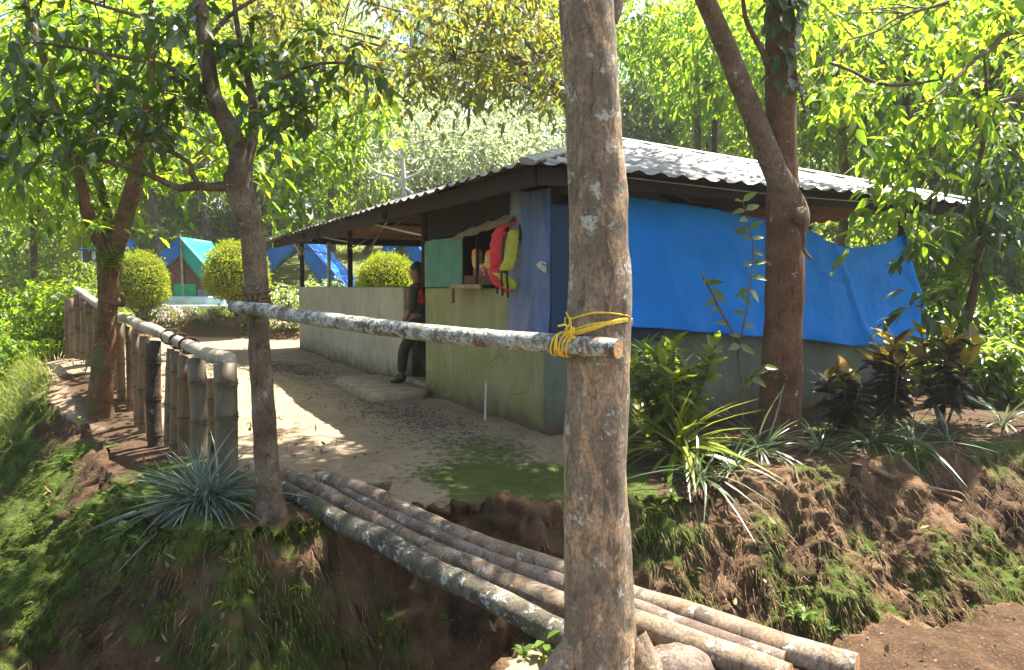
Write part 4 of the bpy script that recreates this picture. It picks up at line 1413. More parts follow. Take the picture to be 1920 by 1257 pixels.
tree("bright leaved tree at the right above the roof corner", x, y, z, 1.05, "green", .11, 1, lean=(.3, .2), name="broadleaf_tree")
x, y, z = at(1300, 130, 21)
tree("light green tree seen above the roof beside the leaning limb", x, y, z + .8, 1.2, "lime", .13, 1, lean=(.2, 0), name="broadleaf_tree")
FL = ['forest tree at the left edge behind the left bushes', 'lime forest tree at the far left edge of the view', "green forest tree showing above the forked tree's left limb", "green forest tree behind the gnarled tree's upper branches", 'tall forest tree far behind the lime boughs', 'blue-green forest tree rising over the far end of the roof', 'blue-green forest tree behind the peak of the roof', 'blue-green forest tree right of the thick trunk, above the roof', 'green forest tree between the leaning limb and the rufous trunk', 'blue-green forest tree above the right roof slope', "green forest tree beyond the roof's right corner", 'green forest tree at the right edge behind the slender tree', 'lime forest tree in the upper right corner', "low blue-green forest tree beyond the tarpaulin's right end", 'green forest tree high above the roof left of the leaning limb', 'tallest far green tree left of the thick trunk', 'blue-green forest tree behind the tent and the middle rounded bush', 'green forest tree between the two limbs of the forked tree']
for q_, (px, py, yy, s_, kd) in enumerate(((60, 330, 19, .95, "green"), (-60, 260, 15, 1.0, "lime"), (150, 180, 24, 1.2, "green"), (380, 160, 30, 1.3, "green"), (560, 120, 36, 1.5, "green"), (620, 260, 30, 1.1, "mid"),
                                           (1060, 330, 36, 1.1, "mid"), (1230, 220, 33, 1.5, "mid"), (1420, 210, 27, 1.3, "green"), (1640, 320, 21, 1.1, "mid"), (1800, 480, 17, 1.0, "green"), (1930, 330, 15, 1.0, "green"),
                                           (2010, 150, 13, 1.1, "lime"), (1740, 560, 22, 1.1, "mid"), (1330, 60, 30, 1.3, "green"), (1000, 60, 40, 1.7, "green"), (430, 400, 36, 1.0, "mid"), (250, 340, 33, 1.1, "green"))):
    x, y, z = at(px, py, yy)
    tree(FL[q_], x, y, max(z, gz(x, y) + 2.2), s_, kd, .12 * s_, q_, group=GRP)

# overhanging branches of the tree out of frame at the right
tJ = thing("overhanging_tree", "branches of sunlit broad leaves reaching in at the upper right edge", "tree")
g = G()
sB = []
tube(g, [(5.4, 7.2, gz(5.4, 7.2) - .2), (5.5, 7.2, 2.0), (5.3, 7.1, 4.2), (5.0, 7.0, 6.5)], [.16, .13, .11, .07], 14, 6, rough=.1, seed=3)
add([(2020, 60, 16), (1900, 60, 11), (1860, 90, 9), (1830, 110, 8), (1790, 150, 6), (1750, 185, 4)], 7.1, 6.3, seed=33)
add([(2010, -40, 14), (1850, -20, 9), (1760, 10, 7), (1690, 30, 5), (1640, 60, 4), (1590, 75, 3)], 7.1, 6.6, seed=34)
add([(1760, 150, 4), (1690, 160, 7), (1640, 155, 7), (1600, 135, 6), (1555, 118, 5)], 6.6, 6.9, seed=35)
add([(2020, 160, 10), (1940, 180, 7), (1880, 190, 5), (1850, 240, 4)], 7.1, 6.4, seed=36)
cJ = [np.array(P(RNG.uniform(1500, 1960), RNG.uniform(-40, 260), RNG.uniform(6.2, 8.6))) for _ in range(52)]
cJ = list(opening(cJ, .3))
cJ += [np.array(P(px, py, 6.6)) for px, py in ((1690, 350), (1710, 380), (1660, 405), (1690, 300), (1720, 320), (1640, 280))]
twigs_to(g, sB, cJ, .004)
g.build("branches", M_BARK_B, tJ)
leafy(tJ, "foliage", cJ, .16, 5, 7, .36, .10, .17, .46, L_LIME, droop=.4, individual=120)

# the wood behind: one mass
g = G()
srcs = []
for nm in ("green", "mid", "lime"):
    me = CROWNS[nm][0][0]
    a = np.empty(len(me.vertices) * 3, np.float32)
    me.vertices.foreach_get("co", a)
    srcs.append(a.reshape(-1, 4, 3))
gt = G()
spots = []
for yy, x0, x1, dx, zlo, zhi in ((38, -34, 40, 4.4, 2.5, 9.5), (47, -44, 50, 5.0, 5, 17), (58, -55, 60, 6.0, 9, 24)):
    for x_ in np.arange(x0, x1, dx):
        for z_ in np.arange(zlo, zhi, 3.6):
            spots.append((x_ + RNG.normal(0, 1.2), yy + RNG.normal(0, 2), z_ + RNG.normal(0, .6), RNG.uniform(.9, 1.4)))
for x_, yy, zz in [(-17, 16, .2), (-19, 21, 1.5), (-22, 27, 2.5), (-16, 24, 1.5), (-20, 18, 4.5), (-24, 24, 6), (-19, 29, 5.5), (-14.5, 31, 3), (9.5, 13, 1.0), (11, 17, 1.6), (13, 14, 2.5), (12, 21, 2), (15, 24, 3.5), (10, 24, 2.5), (18, 19, 4), (16, 15, 5),
                   (8, 19, 1.5), (7.5, 26, 3), (12.5, 27, 6), (17, 28, 7), (20, 23, 7)]:
    spots.append((x_, yy, zz, RNG.uniform(.8, 1.1)))
for x_, yy, zz, s_ in spots:
    a = srcs[RNG.choice(3, p=(.5, .35, .15))]
    keep = RNG.random(len(a)) < .33
    q_ = a[keep] * s_
    mid = q_.mean(1, keepdims=True)
    q_ = mid + (q_ - mid) * 1.5
    th = RNG.uniform(0, 6.28)
    R_ = np.array([[math.cos(th), -math.sin(th), 0], [math.sin(th), math.cos(th), 0], [0, 0, 1]])
    q_ = q_.reshape(-1, 3) @ R_.T + np.array([x_, yy, zz])
    n4 = len(q_) // 4
    b = np.arange(n4)[:, None] * 4
    g.add(q_, np.concatenate([b + np.array([[0, 1, 2]]), b + np.array([[0, 2, 3]])]), 0, np.repeat(RNG.random(n4) * .5 + RNG.random() * .5, 4))
    if RNG.random() < .5:
        z0 = gz(x_, yy)
        tube(gt, [(x_, yy, z0 - .3), (x_ + RNG.normal(0, .3), yy, (z0 + zz) / 2), (x_, yy, zz + 1)], [.22, .17, .08], 7, 4)
wood = g.build("woods", L_FOREST)
kind(wood, "stuff")
wood["label"] = "dense sunlit wood closing the view behind the clearing"
wt = gt.build("trunks", M_BARK_F, wood)
kind(wt, "stuff")

# ------------------------------------------------------------------ bamboo fence
def m_bamboo(name, c1, c2, stain):
    k = N(name)
    v = k.pos()
    o = k.objrand()
    col = k.mix(k.math('FRACT', k.math('MULTIPLY', o, 7.31)), c1, c2)
    col = k.mix(k.ramp(k.noise(k.pos(False, (1, 1, .15)), 22, 5, .6), [(.42, 0.0), (.66, .7)]), col, stain)
    col = k.mix(k.ramp(k.noise(v, 7, 5, .65), [(.5, 0.0), (.68, .7)]), col, tuple(c * .5 for c in stain))
    col = k.mix(k.ramp(k.attr('rnd'), [(.05, .85), (.42, 0.0)]), col, (.03, .022, .012))
    return k.done(k.bsdf(col, .6, k.bump(k.noise(k.pos(False, (1, 1, .1)), 60, 4), .4, .006), spec=.35))
M_BAM = m_bamboo("weathered_bamboo", (.20, .11, .048), (.135, .085, .038), (.06, .04, .02))
M_BAMG = m_bamboo("grey_bamboo", (.16, .125, .075), (.125, .10, .06), (.06, .045, .028))
M_DARKW = m_bark("dark_post_wood", (.03, .02, .013), (.06, .042, .028), (.10, .075, .05), lichen_amt=.0, scale=1.3)
M_RAIL = m_bark("grey_rail_wood", (.22, .18, .13), (.34, .29, .22), (.42, .37, .29), lichen_amt=.1, scale=1.2, bump=.6)

def bamboo(g, base, top, r, nodes=None, seed=0, hollow=True, sides=16):
    base, top = np.array(base, float), np.array(top, float)
    L_ = np.linalg.norm(top - base)
    nodes = nodes or [L_ * f_ for f_ in (.18, .5, .82)]
    zs = [0]
    rs = [r * 1.02]
    ks = [.5]
    for n_ in sorted(nodes):
        for dz, k_, c_ in ((-.04, 1.0, .5), (-.014, 1.05, .5), (-.005, 1.13, .3), (.004, 1.02, 0), (.013, 1.08, .4), (.04, 1.0, .5)):
            zz = n_ + dz
            if 0.01 < zz < L_ - .01 and zz > zs[-1]:
                zs.append(zz)
                rs.append(r * k_)
                ks.append(c_)
    zs.append(L_)
    rs.append(r * .98)
    ks.append(.5)
    bend = RNG.normal(0, .012, 3)
    pts = [base + (top - base) * (q_ / L_) + bend * math.sin(q_ / L_ * math.pi) for q_ in zs]
    if hollow:
        dn_ = (top - base) / L_
        pts += [top - dn_ * .001, top - dn_ * .09]
        rs += [r * .72, r * .70]
        ks += [.3, .1]
    tube(g, pts, rs, sides, 1, cap=True, rnd=np.repeat(ks, sides))

FB = [(424, 903, 5.16), (396, 880, 5.35), (370, 868, 5.78), (348, 868, 5.95), (330, 845, 6.1), (316, 838, 6.2), (292, 823, 6.24), (270, 797, 6.75), (259, 785, 7.05), (246, 758, 7.8), (228, 740, 8.2), (214, 728, 8.5), (196, 712, 8.8)]
FW = [42, 18, 33, 25, 23, 16, 27, 18, 15, 17, 15, 14, 13]
FT = [680, 706, 668, 664, 655, 650, 636, 627, 622, 610, 602, 597, 588]
fence = thing("bamboo_fence", "nearer run of upright bamboo posts under a grey rail beside the path", "fence")
for i, ((px, py, yy), w_, ty) in enumerate(zip(FB, FW, FT)):
    b = P(px, py, yy)
    t_ = P(px + RNG.normal(0, 3), ty + (4 if i else 0), yy)
    zg = gz(b.x, b.y)
    b.z = min(b.z, zg + .05)
    g = G()
    ax = (t_ - b).normalized()
    bamboo(g, b - ax * .12, t_, W(w_, yy) / 2, None if i else [.17, .60, .83], i, True, 18 if i == 0 else 14)
    mt = M_BAMG if i in (0, 2, 5) else M_BAM
    o = g.build("post", M_DARKW if i == 6 else mt, fence)
    if i == 6:
        o["label"] = "dark solid timber post among the bamboo"
    if i == 0:
        o["label"] = "thick grey end post"
g = G()
tube(g, [P(431, 683, 5.13) + Vector((0, 0, .035)), P(400, 668, 5.35), P(372, 656, 5.72), P(345, 645, 5.95), P(320, 634, 6.15), P(292, 620, 6.3), P(265, 611, 6.8), P(245, 601, 7.6), P(228, 595, 8.1), P(213, 587, 8.5)],
     [.05, .055, .053, .05, .052, .049, .05, .048, .046, .044], 14, 6, rough=.09, freq=9, seed=5)
g.build("rail", M_RAIL, fence)
g = G()
for (px, py, yy) in ((334, 640, 6.05), (352, 648, 5.9), (318, 632, 6.18)):
    for q_ in range(2):
        c = P(px + 5 * q_, py, yy)
        tube(g, [c + Vector((.06 * math.cos(a_), .03 * math.cos(a_), .065 * math.sin(a_))) for a_ in np.linspace(0, 6.28, 11)], .007, 5, 3)
g.build("rope_tie", M_DARKW, fence)
bk = g = G()
tube(g, [P(408, 790, 5.25), P(400, 840, 5.32), P(394, 880, 5.4)], [.012, .014, .012], 6, 4)
g.build("brace_stick", M_DARKW, fence)
fence2 = thing("bamboo_fence", "farther short run of bamboo posts beyond the forked tree", "fence")
for px, py, yy, w_, ty in ((185, 690, 9.1, 18, 578), (170, 668, 9.4, 22, 566), (158, 655, 9.7, 20, 556), (150, 648, 9.9, 18, 550), (136, 640, 11.0, 15, 560), (128, 636, 11.6, 13, 562)):
    b, t_ = P(px, py, yy), P(px + RNG.normal(0, 2), ty, yy)
    b.z = min(b.z, gz(b.x, b.y) + .05)
    g = G()
    bamboo(g, b - Vector((0, 0, .12)), t_, W(w_, yy) / 2, None, 0, True, 12)
    g.build("post", M_BAM, fence2)
g = G()
tube(g, [P(191, 576, 9.0), P(176, 566, 9.3), P(160, 555, 9.7), P(146, 545, 10.0)], [.05, .055, .05, .05], 12, 6, rough=.08, freq=8, seed=8)
g.build("rail", M_RAIL, fence2)

# ------------------------------------------------------------------ the pole across the path and its ropes
M_POLE = m_bark("lichened_pole", (.13, .115, .09), (.21, .19, .15), (.30, .28, .235), lichen=(.36, .40, .37), lichen_amt=.5, scale=1.25, bump=.7, patch=(.17, .10, .06))
M_CUT = m_plain("cut_wood", (.38, .22, .11), .85, .2, .3, 20, .4)
pole = thing("barrier_pole", "pale lichen-blotched pole tied level across the path between two trees", "pole")
YP0, YP1 = 4.27, 2.83
pp = [(436, 575, 22), (500, 583, 26), (600, 599, 29), (700, 612, 31), (800, 624, 33), (900, 634, 35), (1000, 642, 37), (1060, 647, 38), (1110, 650, 39), (1160, 654, 38)]
q_, r_ = [], []
for px, py, w_ in pp:
    t_ = (px - 436) / (1160 - 436)
    yy = 1 / ((1 - t_) / YP0 + t_ / YP1)
    q_.append(P(px, py, yy))
    r_.append(W(w_, yy) / 2)
g = G()
c = tube(g, q_, r_, 18, 8, rough=.07, freq=16, seed=12, capmat=1, stretch=.6)
g.build("stem", [M_POLE, M_CUT], pole)
POLE_C = c
def rope_loop(g, cx, cy, cz, rx, ry, tilt, r, n=14, ph=0.0, wob=.0):
    pts = []
    for a_ in np.linspace(0, 2 * math.pi, n):
        pts.append((cx + rx * math.cos(a_ + ph), cy + ry * math.sin(a_ + ph), cz + tilt * math.cos(a_ + ph) + RNG.normal(0, wob)))
    tube(g, pts, r, 6, 4)
M_YROPE = m_plain("yellow_rope", (.62, .42, .03), .55, .4, .25, 60, .5, .004)
M_VINE = m_plain("dry_vine", (.13, .08, .045), .85, .2, .35, 30, .5)
rope = thing("yellow_rope", "yellow nylon rope lashing the pole to the thick foreground trunk", "rope")
def around_trunk(pts2, rad):
    """rope seen on the trunk front: pixel track laid on the front of the trunk, 3D"""
    out = []
    for px, py, f_ in pts2:
        u = np.clip((px - 1122) / 62.0, -1, 1)
        out.append(P(px, py, 3.05 - .138 * math.sqrt(max(0, 1 - u * u)) * f_))
    return out
g = G()
tube(g, around_trunk([(1062, 586, 1), (1069, 598, 1.04), (1085, 594, 1.06), (1112, 587, 1.06), (1140, 587, 1.06), (1165, 590, 1.08), (1178, 593, 1.1), (1183, 599, 1.1)], 0), .0042, 6, 5)
for k_, (dy0, dy1, rr) in enumerate(((0, 0, .005), (3, 2, .005), (-5, 0, .0035), (6, 4, .004), (2, 5, .0045))):
    tube(g, around_trunk([(1050, 629 + dy0, 1.12), (1080, 622 + dy0, 1.08), (1110, 613 + dy0, 1.07), (1145, 603 + dy1, 1.07), (1170, 598 + dy1, 1.08), (1183, 599 + dy1 * .6, 1.06)], 0), rr, 6, 5)
for zz_ in (599, 603, 606):
    cpt = P(1122, zz_, 3.05)
    tube(g, [(cpt.x + .139 * math.cos(a_), 3.05 + .139 * math.sin(a_), cpt.z + .01 * math.sin(a_)) for a_ in np.linspace(-.1, math.pi + .1, 12)], .0045, 6, 3)
tube(g, around_trunk([(1068, 596, 1.06), (1070, 606, 1.1), (1066, 616, 1.2)], 0), .0065, 6, 4)
g.build("trunk_turns", M_YROPE, rope)
g = G()
i0 = int(np.argmin(np.abs(c[:, 0] - P(1052, 645, 2.95).x)))
pc = c[i0]
dirp = nrm(c[i0 + 3] - c[i0 - 3])
s1 = nrm(np.cross(dirp, np.array([0, 0, 1.0])))
u1 = np.cross(s1, dirp)
for k_ in range(8):
    off = (-.022 + .0075 * k_ + (.012 if k_ > 4 else 0))
    pts = []
    for a_ in np.linspace(0, 2 * math.pi, 16):
        pts.append(pc + dirp * (off + .012 * math.sin(a_ + k_)) + s1 * .0455 * math.cos(a_) + u1 * .0455 * math.sin(a_))
    tube(g, pts, .0042, 6, 3)
kx = P(1066, 624, 2.86)
for k_ in range(7):
    d_ = rand_dirs(4) * .018
    tube(g, [kx + Vector(d_[0]), kx + Vector(d_[1]) + Vector((.01, 0, .01)), kx + Vector(d_[2]), kx + Vector(d_[3]) - Vector((.0, 0, .02))], .0042, 6, 5)
tube(g, [kx, kx + Vector((-.012, -.01, .03)), P(1046, 612, 2.85)], .0045, 6, 4)
tube(g, [kx, kx + Vector((.02, -.015, -.02)), P(1078, 632, 2.84)], .0045, 6, 4)
g.build("pole_turns", M_YROPE, rope)
vrope = thing("vine_rope", "dry twisted vine binding the pole to the gnarled tree", "rope")
g = G()
cv = P(481, 562, YB)
for k_ in range(7):
    rope_loop(g, cv.x, YB, cv.z - .035 + .012 * k_, .073 + RNG.uniform(0, .008), .08, RNG.normal(0, .02), .0055, 16, k_, .003)
for k_ in range(4):
    pz = P(462 + 10 * k_, 572, 4.2)
    tube(g, [P(455 + 12 * k_, 556, 4.29), P(462 + 8 * k_, 566, 4.18), P(470 + 6 * k_, 592, 4.20), P(474, 600, 4.3)], .0055, 6, 5)
tube(g, [P(460, 560, 4.3), P(445, 553, 4.28), P(431, 562, 4.3)], .005, 5, 4)
tube(g, [P(445, 580, 4.25), P(440, 590, 4.25), P(447, 594, 4.25)], .005, 5, 4)
g.build("vine_turns", M_VINE, vrope)

# ------------------------------------------------------------------ footbridge logs
M_LOG = m_bark("bare_log", (.13, .09, .058), (.22, .165, .115), (.30, .24, .175), lichen=(.45, .43, .37), lichen_amt=.08, scale=.9, bump=.55, patch=(.20, .135, .085))
M_LOGD = m_bark("dark_log", (.08, .055, .04), (.145, .105, .08), (.21, .165, .13), lichen_amt=.1, scale=.9, bump=.6)
M_LOGM = m_bark("lichened_log", (.05, .042, .03), (.10, .085, .06), (.19, .17, .125), lichen=(.36, .38, .34), lichen_amt=.22, scale=1.2, bump=1.0, moss=.05)
def log(label, pts, y0, y1, mat, seed, rough=.07):
    q_, r_ = [], []
    x0, x1 = pts[0][0], pts[-1][0]
    for px, py, w_ in pts:
        t_ = (px - x0) / (x1 - x0)
        yy = 1 / ((1 - t_) / y0 + t_ / y1)
        p = P(px, py, yy)
        q_.append(p)
        r_.append(W(w_, yy) / 2)
    g = G()
    tube(g, q_, r_, 20, 10, rough=rough, freq=9, seed=seed, capmat=1, stretch=.5)
    o = g.build("log", [mat, M_CUT], None)
    return tag(o, label, "log", "logs of the footbridge")
log("rear log of the footbridge, thickest at its near end by the path", [(600, 897, 26), (640, 908, 38), (715, 937, 36), (780, 968, 36), (856, 1003, 36), (950, 1036, 37), (1053, 1070, 39), (1120, 1095, 42), (1191, 1122, 46), (1270, 1147, 50), (1361, 1178, 56), (1440, 1206, 60), (1520, 1232, 62), (1606, 1258, 64)],
    5.0, 2.98, M_LOG, 31)
log("smooth bare log second from the front of the footbridge", [(520, 887, 32), (560, 905, 36), (622, 936, 40), (700, 978, 42), (809, 1035, 46), (903, 1076, 52), (980, 1108, 54), (1053, 1138, 56), (1120, 1150, 56), (1196, 1172, 56), (1315, 1216, 58), (1400, 1246, 58), (1480, 1272, 56)],
    5.1, 2.94, M_LOG, 32)
log("thin log squeezed between two thicker ones of the footbridge", [(640, 920, 18), (715, 960, 26), (800, 998, 28), (903, 1043, 32), (980, 1072, 36), (1053, 1096, 40), (1120, 1118, 40), (1191, 1143, 42), (1280, 1178, 44), (1361, 1207, 46), (1471, 1244, 48)],
    4.72, 3.08, M_LOGD, 33)
log("front log of the footbridge, dark and blotched with grey lichen", [(526, 915, 30), (560, 933, 34), (598, 955, 40), (650, 985, 42), (715, 1012, 44), (809, 1068, 46), (903, 1112, 48), (980, 1152, 52), (1053, 1192, 54), (1120, 1225, 56), (1180, 1262, 58)],
    4.8, 2.98, M_LOGM, 34, .1)

# rock and stump, roots on the bank
g = G()
blob(g, PZ(1262, 1262, -.27) + Vector((0, .02, .0)), (.17, .12, .10), 28, 18, .16, 1.6, 5)
o = g.build("rock", M_LOGD)
tag(o, "rounded brown rock beside the foot of the thick foreground trunk", "rock")
def on_ground(px, py):
    """first point of the built ground surface seen at the pixel"""
    d_ = ray(px, py)
    ys = np.linspace(2.6, 12, 900)
    xs = d_.x / d_.y * ys
    zs = H + d_.z / d_.y * ys
    zt = terrain(xs, ys)[0]
    i = np.argmax(zs < zt)
    return Vector((xs[i], ys[i], zt[i]))
g = G()
b = on_ground(1604, 905)
tube(g, [b - Vector((0, 0, .15)), b + Vector((0, 0, .02)), b + Vector((.01, 0, .13))], [.05, .045, .04], 12, 4, rough=.1, capmat=1)
tag(g.build("stump", [M_DARKW, M_CUT]), "small cut stump on the lip of the right-hand bank", "stump")
M_ROOT = m_bark("bare_root", (.10, .06, .035), (.19, .12, .07), (.30, .21, .13), lichen_amt=0, scale=2, bump=.5)
for lab, pts, r0 in (("long bare root running down the right-hand bank", ((1625, 880), (1690, 905), (1750, 925), (1800, 945)), .028), ("thin root curling below the long bare root", ((1730, 915), (1770, 925), (1800, 932), (1815, 950)), .016),
                     ("broken root end sticking from the bank below the rufous tree", ((1440, 922), (1475, 918), (1500, 912)), .02), ("root hanging down the bank under the striped leaves", ((1488, 880), (1500, 920), (1530, 980), (1570, 1040)), .013)):
    g = G()
    q_ = [on_ground(*p) + Vector((0, -.01, .015)) for p in pts]
    tube(g, q_, [r0 * (1 - .18 * i) for i in range(len(q_))], 9, 6, rough=.15, freq=12)
    tag(g.build("root", M_ROOT), lab, "root")

# ------------------------------------------------------------------ rounded bushes
L_TOPI = m_leaf("topiary_leaf", [(0, (.15, .22, .014)), (.5, (.23, .30, .018)), (1, (.33, .37, .028))], (.5, .56, .02), .35, .5, .3)
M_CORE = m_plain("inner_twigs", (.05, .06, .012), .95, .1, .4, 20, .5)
def topiary(label, cx, cy_top, cy_bot, wpx, yd, base=None):
    x = (cx - 960) / F * yd
    z0 = gz(x, yd)
    zt, zb_ = P(cx, cy_top, yd).z, P(cx, cy_bot, yd).z
    r = W(wpx, yd) / 2
    t = thing("rounded_bush", label, "bush", (x, yd, z0), 0, "clipped rounded bushes")
    g = G()
    tube(g, [(0, 0, -.2), (.02, 0, (zb_ - z0) * .6), (0, 0, zb_ - z0 + .2)], [.09, .07, .06], 8, 4, rough=.2)
    for q_ in range(6):
        a_ = q_ * 1.05
        tube(g, [(.02, 0, .12), (.2 * math.cos(a_), .2 * math.sin(a_), (zb_ - z0) * .8), (.36 * math.cos(a_), .36 * math.sin(a_), zb_ - z0 + .15)], [.03, .025, .02], 5, 4)
    g.build("stem", M_BARK_B, t)
    hh = zt - zb_
    n = 9000
    th = RNG.uniform(0, 2 * math.pi, n)
    u = RNG.uniform(-1, 1, n)
    ph = np.arccos(u)
    prof = np.where(u > 0, np.sin(ph) ** .9, np.sqrt(np.maximum(0, 1 - (np.abs(u)) ** 3.2)))
    zz = np.where(u > 0, .40 + .60 * u, .40 + .40 * u)
    dd = np.stack([np.cos(th) * prof, np.sin(th) * prof, zz], -1)
    bump = fbm(dd * 5, 3, int(cx)) * .075 + fbm(dd * 14, 2, int(cx) + 3) * .04
    pos = np.stack([dd[:, 0] * r * (1 + bump), dd[:, 1] * r * (1 + bump), (zb_ - z0) + dd[:, 2] * hh * (1 + bump * .4)], -1)
    nrm_ = nrm(np.stack([np.cos(th) * np.sin(ph), np.sin(th) * np.sin(ph), u], -1))
    d_ = nrm_ * .75 + RNG.normal(0, .5, (n, 3)) + np.array([0, 0, .3])
    pos -= nrm_ * (RNG.uniform(0, .10, (n, 1)) - .09 * (RNG.random((n, 1)) < .03))
    g = G()
    leaves(g, T_RHOMB, pos, d_, rand_dirs(n), RNG.uniform(.05, .09, n), RNG.uniform(.022, .036, n), .1)
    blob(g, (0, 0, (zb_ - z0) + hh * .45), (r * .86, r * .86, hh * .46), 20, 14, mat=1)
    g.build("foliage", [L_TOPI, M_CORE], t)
topiary("clipped yellow-green bush left of the tent, behind the bamboo fence", 265, 470, 578, 98, 18.9)
topiary("clipped yellow-green bush partly hidden by the gnarled tree", 446, 451, 564, 116, 18.7)
topiary("clipped yellow-green bush seen through the open veranda", 726, 474, 572, 108, 19.5)

# ------------------------------------------------------------------ tents, platform, tank
M_TB = m_plain("blue_canvas", (.012, .13, .50), .6, .3, .2, 3, .2, tfac=.15)
M_TT = m_plain("teal_canvas", (.012, .30, .30), .6, .3, .2, 3, .2, tfac=.15)
M_TL = m_plain("pale_green_canvas", (.16, .40, .33), .6, .3, .2, 3, .2, tfac=.1)
M_TBR = m_plain("brown_canvas", (.13, .065, .04), .8, .2, .25, 4, .3)
M_TGR = m_plain("green_canvas", (.015, .32, .15), .7, .2, .2, 4, .2)
M_PLAT = m_plain("pale_blue_cement", (.36, .46, .50), .9, .2, .25, 4, .3)
M_GREYT = m_plain("grey_canvas", (.20, .21, .24), .8, .2, .2, 5, .2)
M_TRIM = m_plain("white_hem", (.7, .72, .74), .7, .2, .1, 5, .1)
def ridge_tent(label, px_apex, py_apex, px_l, py_l, px_r, py_r, yd, depth, left, right, front=True, plat=None, turn=0.0):
    a, l, r = P(px_apex, py_apex, yd), P(px_l, py_l, yd), P(px_r, py_r, yd)
    zg = gz(a.x, yd)
    t = thing("ridge_tent", label, "tent", (a.x, yd, zg), turn)
    L_ = lambda v: np.array([v.x - a.x, 0, v.z - zg])
    A, Lf, R = L_(a), L_(l), L_(r)
    dv = np.array([0, depth, 0])
    for nm, e, mt in (("left_fly", Lf, left), ("right_fly", R, right)):
        g = G()
        V = []
        for i in range(9):
            u = i / 8
            for j in range(7):
                w_ = j / 6
                p = A + (e - A) * u + dv * (w_ * 1.0 - .06)
                p = p + np.array([0, 0, -.05 * math.sin(u * math.pi) + .03 * math.sin(w_ * math.pi * 2) * u])
                V.append(p)
        f = [[i * 7 + j, i * 7 + j + 1, (i + 1) * 7 + j + 1, (i + 1) * 7 + j] for i in range(8) for j in range(6)]
        g.add(np.array(V), np.array(f), [0 if (q_ // 6) < 0 or (q_ % 6) < 3 else 0 for q_ in range(len(f))])
        o = g.build(nm.split("_")[1] if False else "fly_sheet", mt, t)
        o["label"] = nm.replace("_", " ") + " of the tent"
        s_ = o.modifiers.new("t", 'SOLIDIFY')
        s_.thickness = .006
        g = G()
        tube(g, [e + np.array([0, -.06 * depth, 0]), e + dv * .94], .012, 5, 3)
        g.build("hem", M_TRIM, o)
    for e, mt in ((Lf, left), (R, right)):
        g = G()
        V = []
        for i in range(9):
            u = i / 8
            p = A + (e - A) * u
            q2 = np.array([0, 0, -.62]) * (1 - u) + np.array([-(e[0]) * .42, 0, -.20]) * u
            for j in range(5):
                w_ = j / 4
                V.append(p + q2 * w_ + np.array([0, -.14 + .10 * w_ + .02 * math.sin(u * 7 + w_ * 3), 0]))
        f = [[i * 5 + j, i * 5 + j + 1, i * 5 + j + 6, i * 5 + j + 5] for i in range(8) for j in range(4)]
        g.add(np.array(V), np.array(f) if e[0] < 0 else np.array(f)[:, ::-1])
        o = g.build("fly_gable", mt, t)
        s_ = o.modifiers.new("t", 'SOLIDIFY')
        s_.thickness = .006
    if front:
        g = G()
        V = [A * np.array([1, 1, 1]) + np.array([0, .25, -.12])]
        pl = Lf + (A - Lf) * .06
        pr = R + (A - R) * .06
        base_z = plat if plat is not None else 0.05
        V = np.array([A + [0, .25, -.1], [Lf[0] * .9, .25, Lf[2] + .02], [Lf[0] * .9, .25, base_z], [R[0] * .9, .25, base_z], [R[0] * .9, .25, R[2] + .02]])
        g.add(V, [[0, 1, 2, 3, 4]])
        g.build("front_wall", M_TBR, t, smooth=False)
        g = G()
        box(g, (Lf[0] * .88, .27, base_z), (R[0] * .88, depth * .9, Lf[2] + .05))
        g.build("side_wall", M_TBR, t, smooth=False)
        g = G()
        box(g, (Lf[0] * .38, .2, base_z), (R[0] * .30, .235, base_z + .42), bevel=.01)
        g.build("door_panel", M_TGR, t, smooth=False)
        g = G()
        box(g, (R[0] * .34, .2, base_z), (R[0] * .9, .235, base_z + .24), bevel=.01)
        g.build("grey_sill_cloth", M_GREYT, t, smooth=False)
        g = G()
        tube(g, [(-.02, .22, base_z), (-.02, .22, A[2] - .3)], .012, 5, 3)
        g.build("zip", M_STEEL, t)
        g = G()
        tube(g, [(.06, -.12, 0.0), (.03, -.1, A[2] * .6), (0, -.1, A[2] + .12)], [.035, .032, .03], 8, 4, rough=.15)
        g.build("tent_pole", M_RAIL, t)
    return t
YT = 25.0
zp = gz((342 - 960) / F * YT, YT)
plat_top = P(342, 556, YT).z
tent = ridge_tent("blue and green ridge tent with brown front on the pale blue platform", 340, 445, 283, 493, 408, 520, YT, 2.6, M_TB, M_TT, True, plat_top - zp)
g = G()
p0, p1 = P(262, 575, YT), P(426, 575, YT)
box(g, (p0.x, YT - .25, zp - .4), (p1.x, YT + 3.2, plat_top), bevel=.03)
box(g, (p0.x - .35, YT - .6, zp - .4), (p1.x + .2, YT - .26, plat_top - .28), bevel=.03)
pf = g.build("tent_platform", M_PLAT, None, smooth=False)
tag(pf, "pale blue cement platform under the blue and green tent", "platform")
g = G()
for sgn, u0 in ((1, .0),):
    A_, E_ = np.array(P(342, 447, YT)), np.array(P(411, 500, YT + 2.4))
    V = np.array([A_ + [0, .9, .02], A_ + [0, 2.4, .02], E_ + [0, 0, .02], E_ + [0, -1.4, -.02]])
    g.add(V, np.array([[0, 3, 2, 1]]))
o = g.build("pale_panel", M_TL, tent)
o.location = -Vector(tent.location)
s_ = o.modifiers.new("t", 'SOLIDIFY')
s_.thickness = .01
ridge_tent("blue tent left of the V-shaped gap seen through the veranda", 556, 432, 470, 500, 662, 548, 24.5, 2.8, M_TB, M_TB, False, .4)
ridge_tent("blue tent right of the V-shaped gap, behind the rounded bush", 752, 415, 668, 540, 840, 540, 23.5, 2.8, M_TB, M_TB, False, .4)
tk = P(228, 520, 27)
zk = gz(tk.x, 27)
